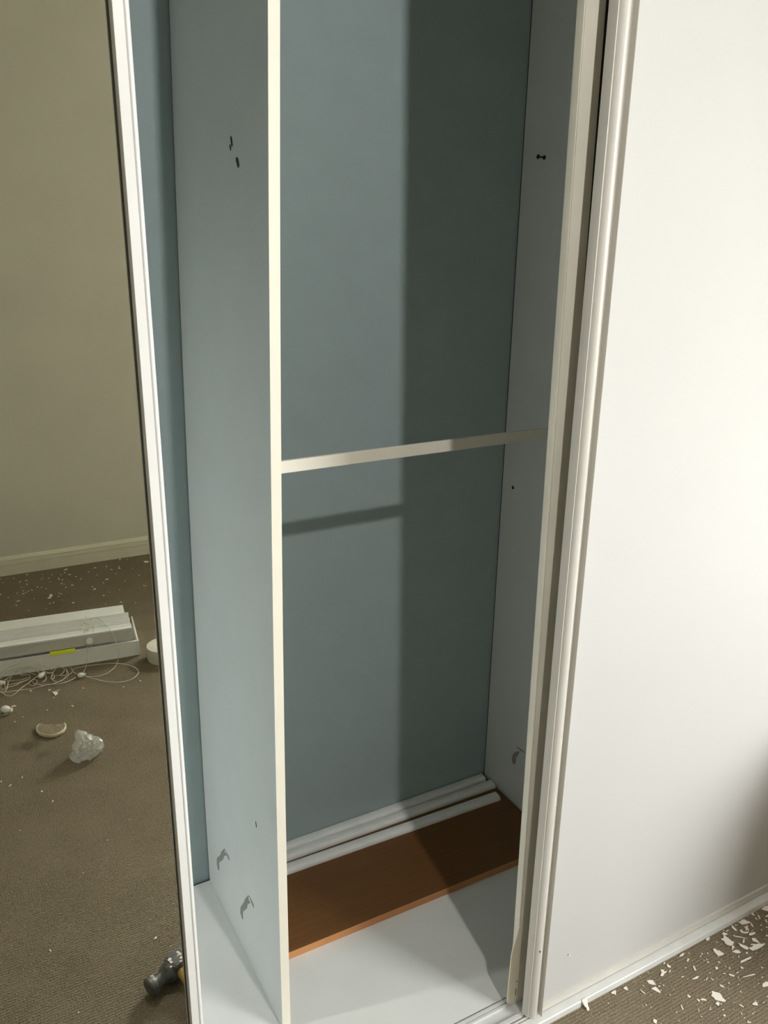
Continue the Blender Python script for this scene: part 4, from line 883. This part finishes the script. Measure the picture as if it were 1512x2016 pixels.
# tape roll, half hidden by the mirror's stile
tc_ = RV(.196, 1.535, FL)
tr = thing('tape_roll', tc_, 'white roll of tape lying flat on the carpet beside the blind, at the mirror edge', 'tape roll')
g = MB(); n = 40
secs = [(.0555, .0004), (.056, .002), (.056, .049), (.0555, .0505), (.0505, .0505), (.0502, .0492), (.0494, .0505), (.0442, .0505), (.0438, .0492), (.0430, .0505), (.036, .0505), (.0356, .0492), (.035, .0505), (.027, .0505), (.027, .0004)]
g.loft([[(tc_[0] + r * math.cos(2 * math.pi * i / n), tc_[1] + r * math.sin(2 * math.pi * i / n), FL + z) for i in range(n)] for r, z in secs + [secs[0]]], cap=False)
g.build('tape', 'tape', tr, smooth=30)
g = MB(); g.loft([[(tc_[0] + r * math.cos(2 * math.pi * i / n), tc_[1] + r * math.sin(2 * math.pi * i / n), FL + z) for i in range(n)] for r, z in ((.0268, .0006), (.0268, .05), (.024, .05), (.024, .0006), (.0268, .0006))], cap=False)
g.build('cardboard_core', 'cord', tr)

# broken half-round piece of plaster
cx = sum(p[0] for p in PLUG) / len(PLUG); cy = sum(p[1] for p in PLUG) / len(PLUG)
pl = thing('plaster_piece', (cx, cy, FL), 'half-round broken piece of brown plaster with a pale rim, on the carpet', 'plaster piece')
def sc_(f): return [(cx + (x - cx) * f, cy + (y - cy) * f) for x, y in PLUG]
g = MB(); g.loft([[(x, y, FL + z) for x, y in sc_(f)] for f, z in ((.90, .0005), (.97, .002), (1.0, .0065), (.985, .0105), (.93, .0120), (.90, .0105))])
g.build('rim', 'plug_rim', pl)['label'] = 'pale plaster rim'
n_ = len(PLUG); inner = sc_(.91); mid = sc_(.5)
vs = [(x, y, FL + .0112) for x, y in inner] + [(x, y, FL + .0115 + .003 * noise.noise(Vector((x * 90, y * 90, 0)))) for x, y in mid] + [(cx, cy, FL + .0112)]
fs = [(i, (i + 1) % n_, n_ + (i + 1) % n_, n_ + i) for i in range(n_)] + [(n_ + i, n_ + (i + 1) % n_, 2 * n_) for i in range(n_)]
MB().add(vs, fs).build('core', 'plug_core', pl, smooth=60)

# crumpled clear plastic
wl = (-.150, -1.448, FL)
bm = bmesh.new(); bmesh.ops.create_icosphere(bm, subdivisions=4, radius=1)
sp_dir = Vector((-.25, -.35, 1)).normalized()
lobes = [(Vector((-.9, .45, -.35)).normalized(), .30), (Vector((.95, .05, -.05)).normalized(), .32), (Vector((.25, .9, -.4)).normalized(), .12), (Vector((-.3, .9, -.5)).normalized(), .2), (Vector((.3, -.3, .8)).normalized(), .12)]
for v in bm.verts:
    d = v.co.normalized()
    n1 = 1 - abs(noise.noise(d * 2.6 + Vector((3, 1, 7)))) * 1.5
    n2 = 1 - abs(noise.noise(d * 4.2 + Vector((9, 4, 2)))) * 2
    r = .62 + .26 * n1 + .17 * n2 + .05 * noise.noise(d * 14)
    for ld_, am in lobes:
        r += am * max(0, d.dot(ld_)) ** 6
    r += .75 * max(0, d.dot(sp_dir)) ** 18
    x, y, z = d.x * r * .041, d.y * r * .036, d.z * r * .036
    v.co = Vector((wl[0] + x, wl[1] + y, max(FL + .0006 + .002 * max(0, n2), FL + .024 + z)))
me = MB(); me.add([tuple(v.co) for v in bm.verts], [tuple(q.index for q in f_.verts) for f_ in bm.faces]); bm.free()
single(me, 'plastic_wrap', 'wrap', 'crumpled clear plastic wrap standing on the carpet, seen in the mirror', 'plastic wrap', wl, smooth=42)

# hammer lying by the mirror
def hv(p): return Vector(RV(*p))
F0 = hv((-.1955, .2030, .0008)); F1 = hv((-.1955 + .9, .2030 + .36, .06)); ax = (F1 - F0).normalized()
hm = thing('hammer', tuple(F0 + ax * .06 - Vector((0, 0, .02))), 'dark steel hammer with yellow handle on the carpet, at the bottom of the mirror', 'hammer')
R = .0198
MB().lathe([(.0, 0), (R - .003, 0), (R, .003), (R, .0095), (R - .003, .0125), (.0145, .017), (.0128, .026), (.0140, .034), (.0185, .040), (.0205, .045), (.0205, .052)], F0, ax, 24).build('striking_head', 'steel', hm)
side = ax.cross(Vector((0, 0, 1))).normalized(); upv = side.cross(ax)
def hp(t, s_, u_): return tuple(F0 + ax * t + side * s_ + upv * u_)
MB().loft([[hp(t, s_ * q, u_ * q2) for s_, u_ in ((-1, -1), (1, -1), (1, 1), (-1, 1))] for t, q, q2 in ((.050, .016, .017), (.055, .0195, .0205), (.088, .0195, .0205), (.093, .015, .016))]).build('cheek', 'steel', hm, bevel=.002)
MB().loft([[hp(t, s_ * q, u_ * q2 + c_) for s_, u_ in ((-1, -1), (1, -1), (1, 1), (-1, 1))] for t, q, q2, c_ in ((.090, .015, .013, 0), (.110, .016, .009, .001), (.130, .017, .005, -.003), (.145, .016, .0015, -.008))]).build('claw', 'steel', hm)
hd = (hv((.26, -.95, -.012)) - hv((0, 0, 0))).normalized()
H0 = F0 + ax * .066 - hd * .006
g = MB(); u1 = hd.cross(Vector((0, 0, 1))).normalized(); u2 = u1.cross(hd)
g.loft([[tuple(H0 + hd * t + u1 * (a_ * math.cos(2 * math.pi * i / 16)) + u2 * (b_ * math.sin(2 * math.pi * i / 16))) for i in range(16)] for t, a_, b_ in ((0, .0095, .012), (.05, .0105, .013), (.12, .0095, .012), (.2, .012, .0145), (.255, .013, .0155), (.27, .011, .013))])
g.build('handle', 'yellow', hm, smooth=50)['label'] = 'yellow handle'
for k in range(14):
    t = random.uniform(.012, .09); a_ = random.uniform(-.9, .9); rr = .0150 if t < .036 else .0204
    q = F0 + ax * t + upv * rr * math.cos(a_) + side * rr * math.sin(a_)
    s_ = random.uniform(.0015, .0042)
    if k == 0: pm = MB()
    if t > .05: q = F0 + ax * t + upv * .0206 + side * random.uniform(-.016, .016)
    tv = [q + ax * (s_ * math.cos(j * 1.257 + k) * random.uniform(.6, 1.3)) + side * (s_ * math.sin(j * 1.257 + k)) + upv * .0005 for j in range(5)]
    pm.loft([[tuple(x - upv * .001) for x in tv], [tuple(x) for x in tv]])
pm.build('paint_splashes', 'paint', hm, smooth=0)['label'] = 'white paint splashes'
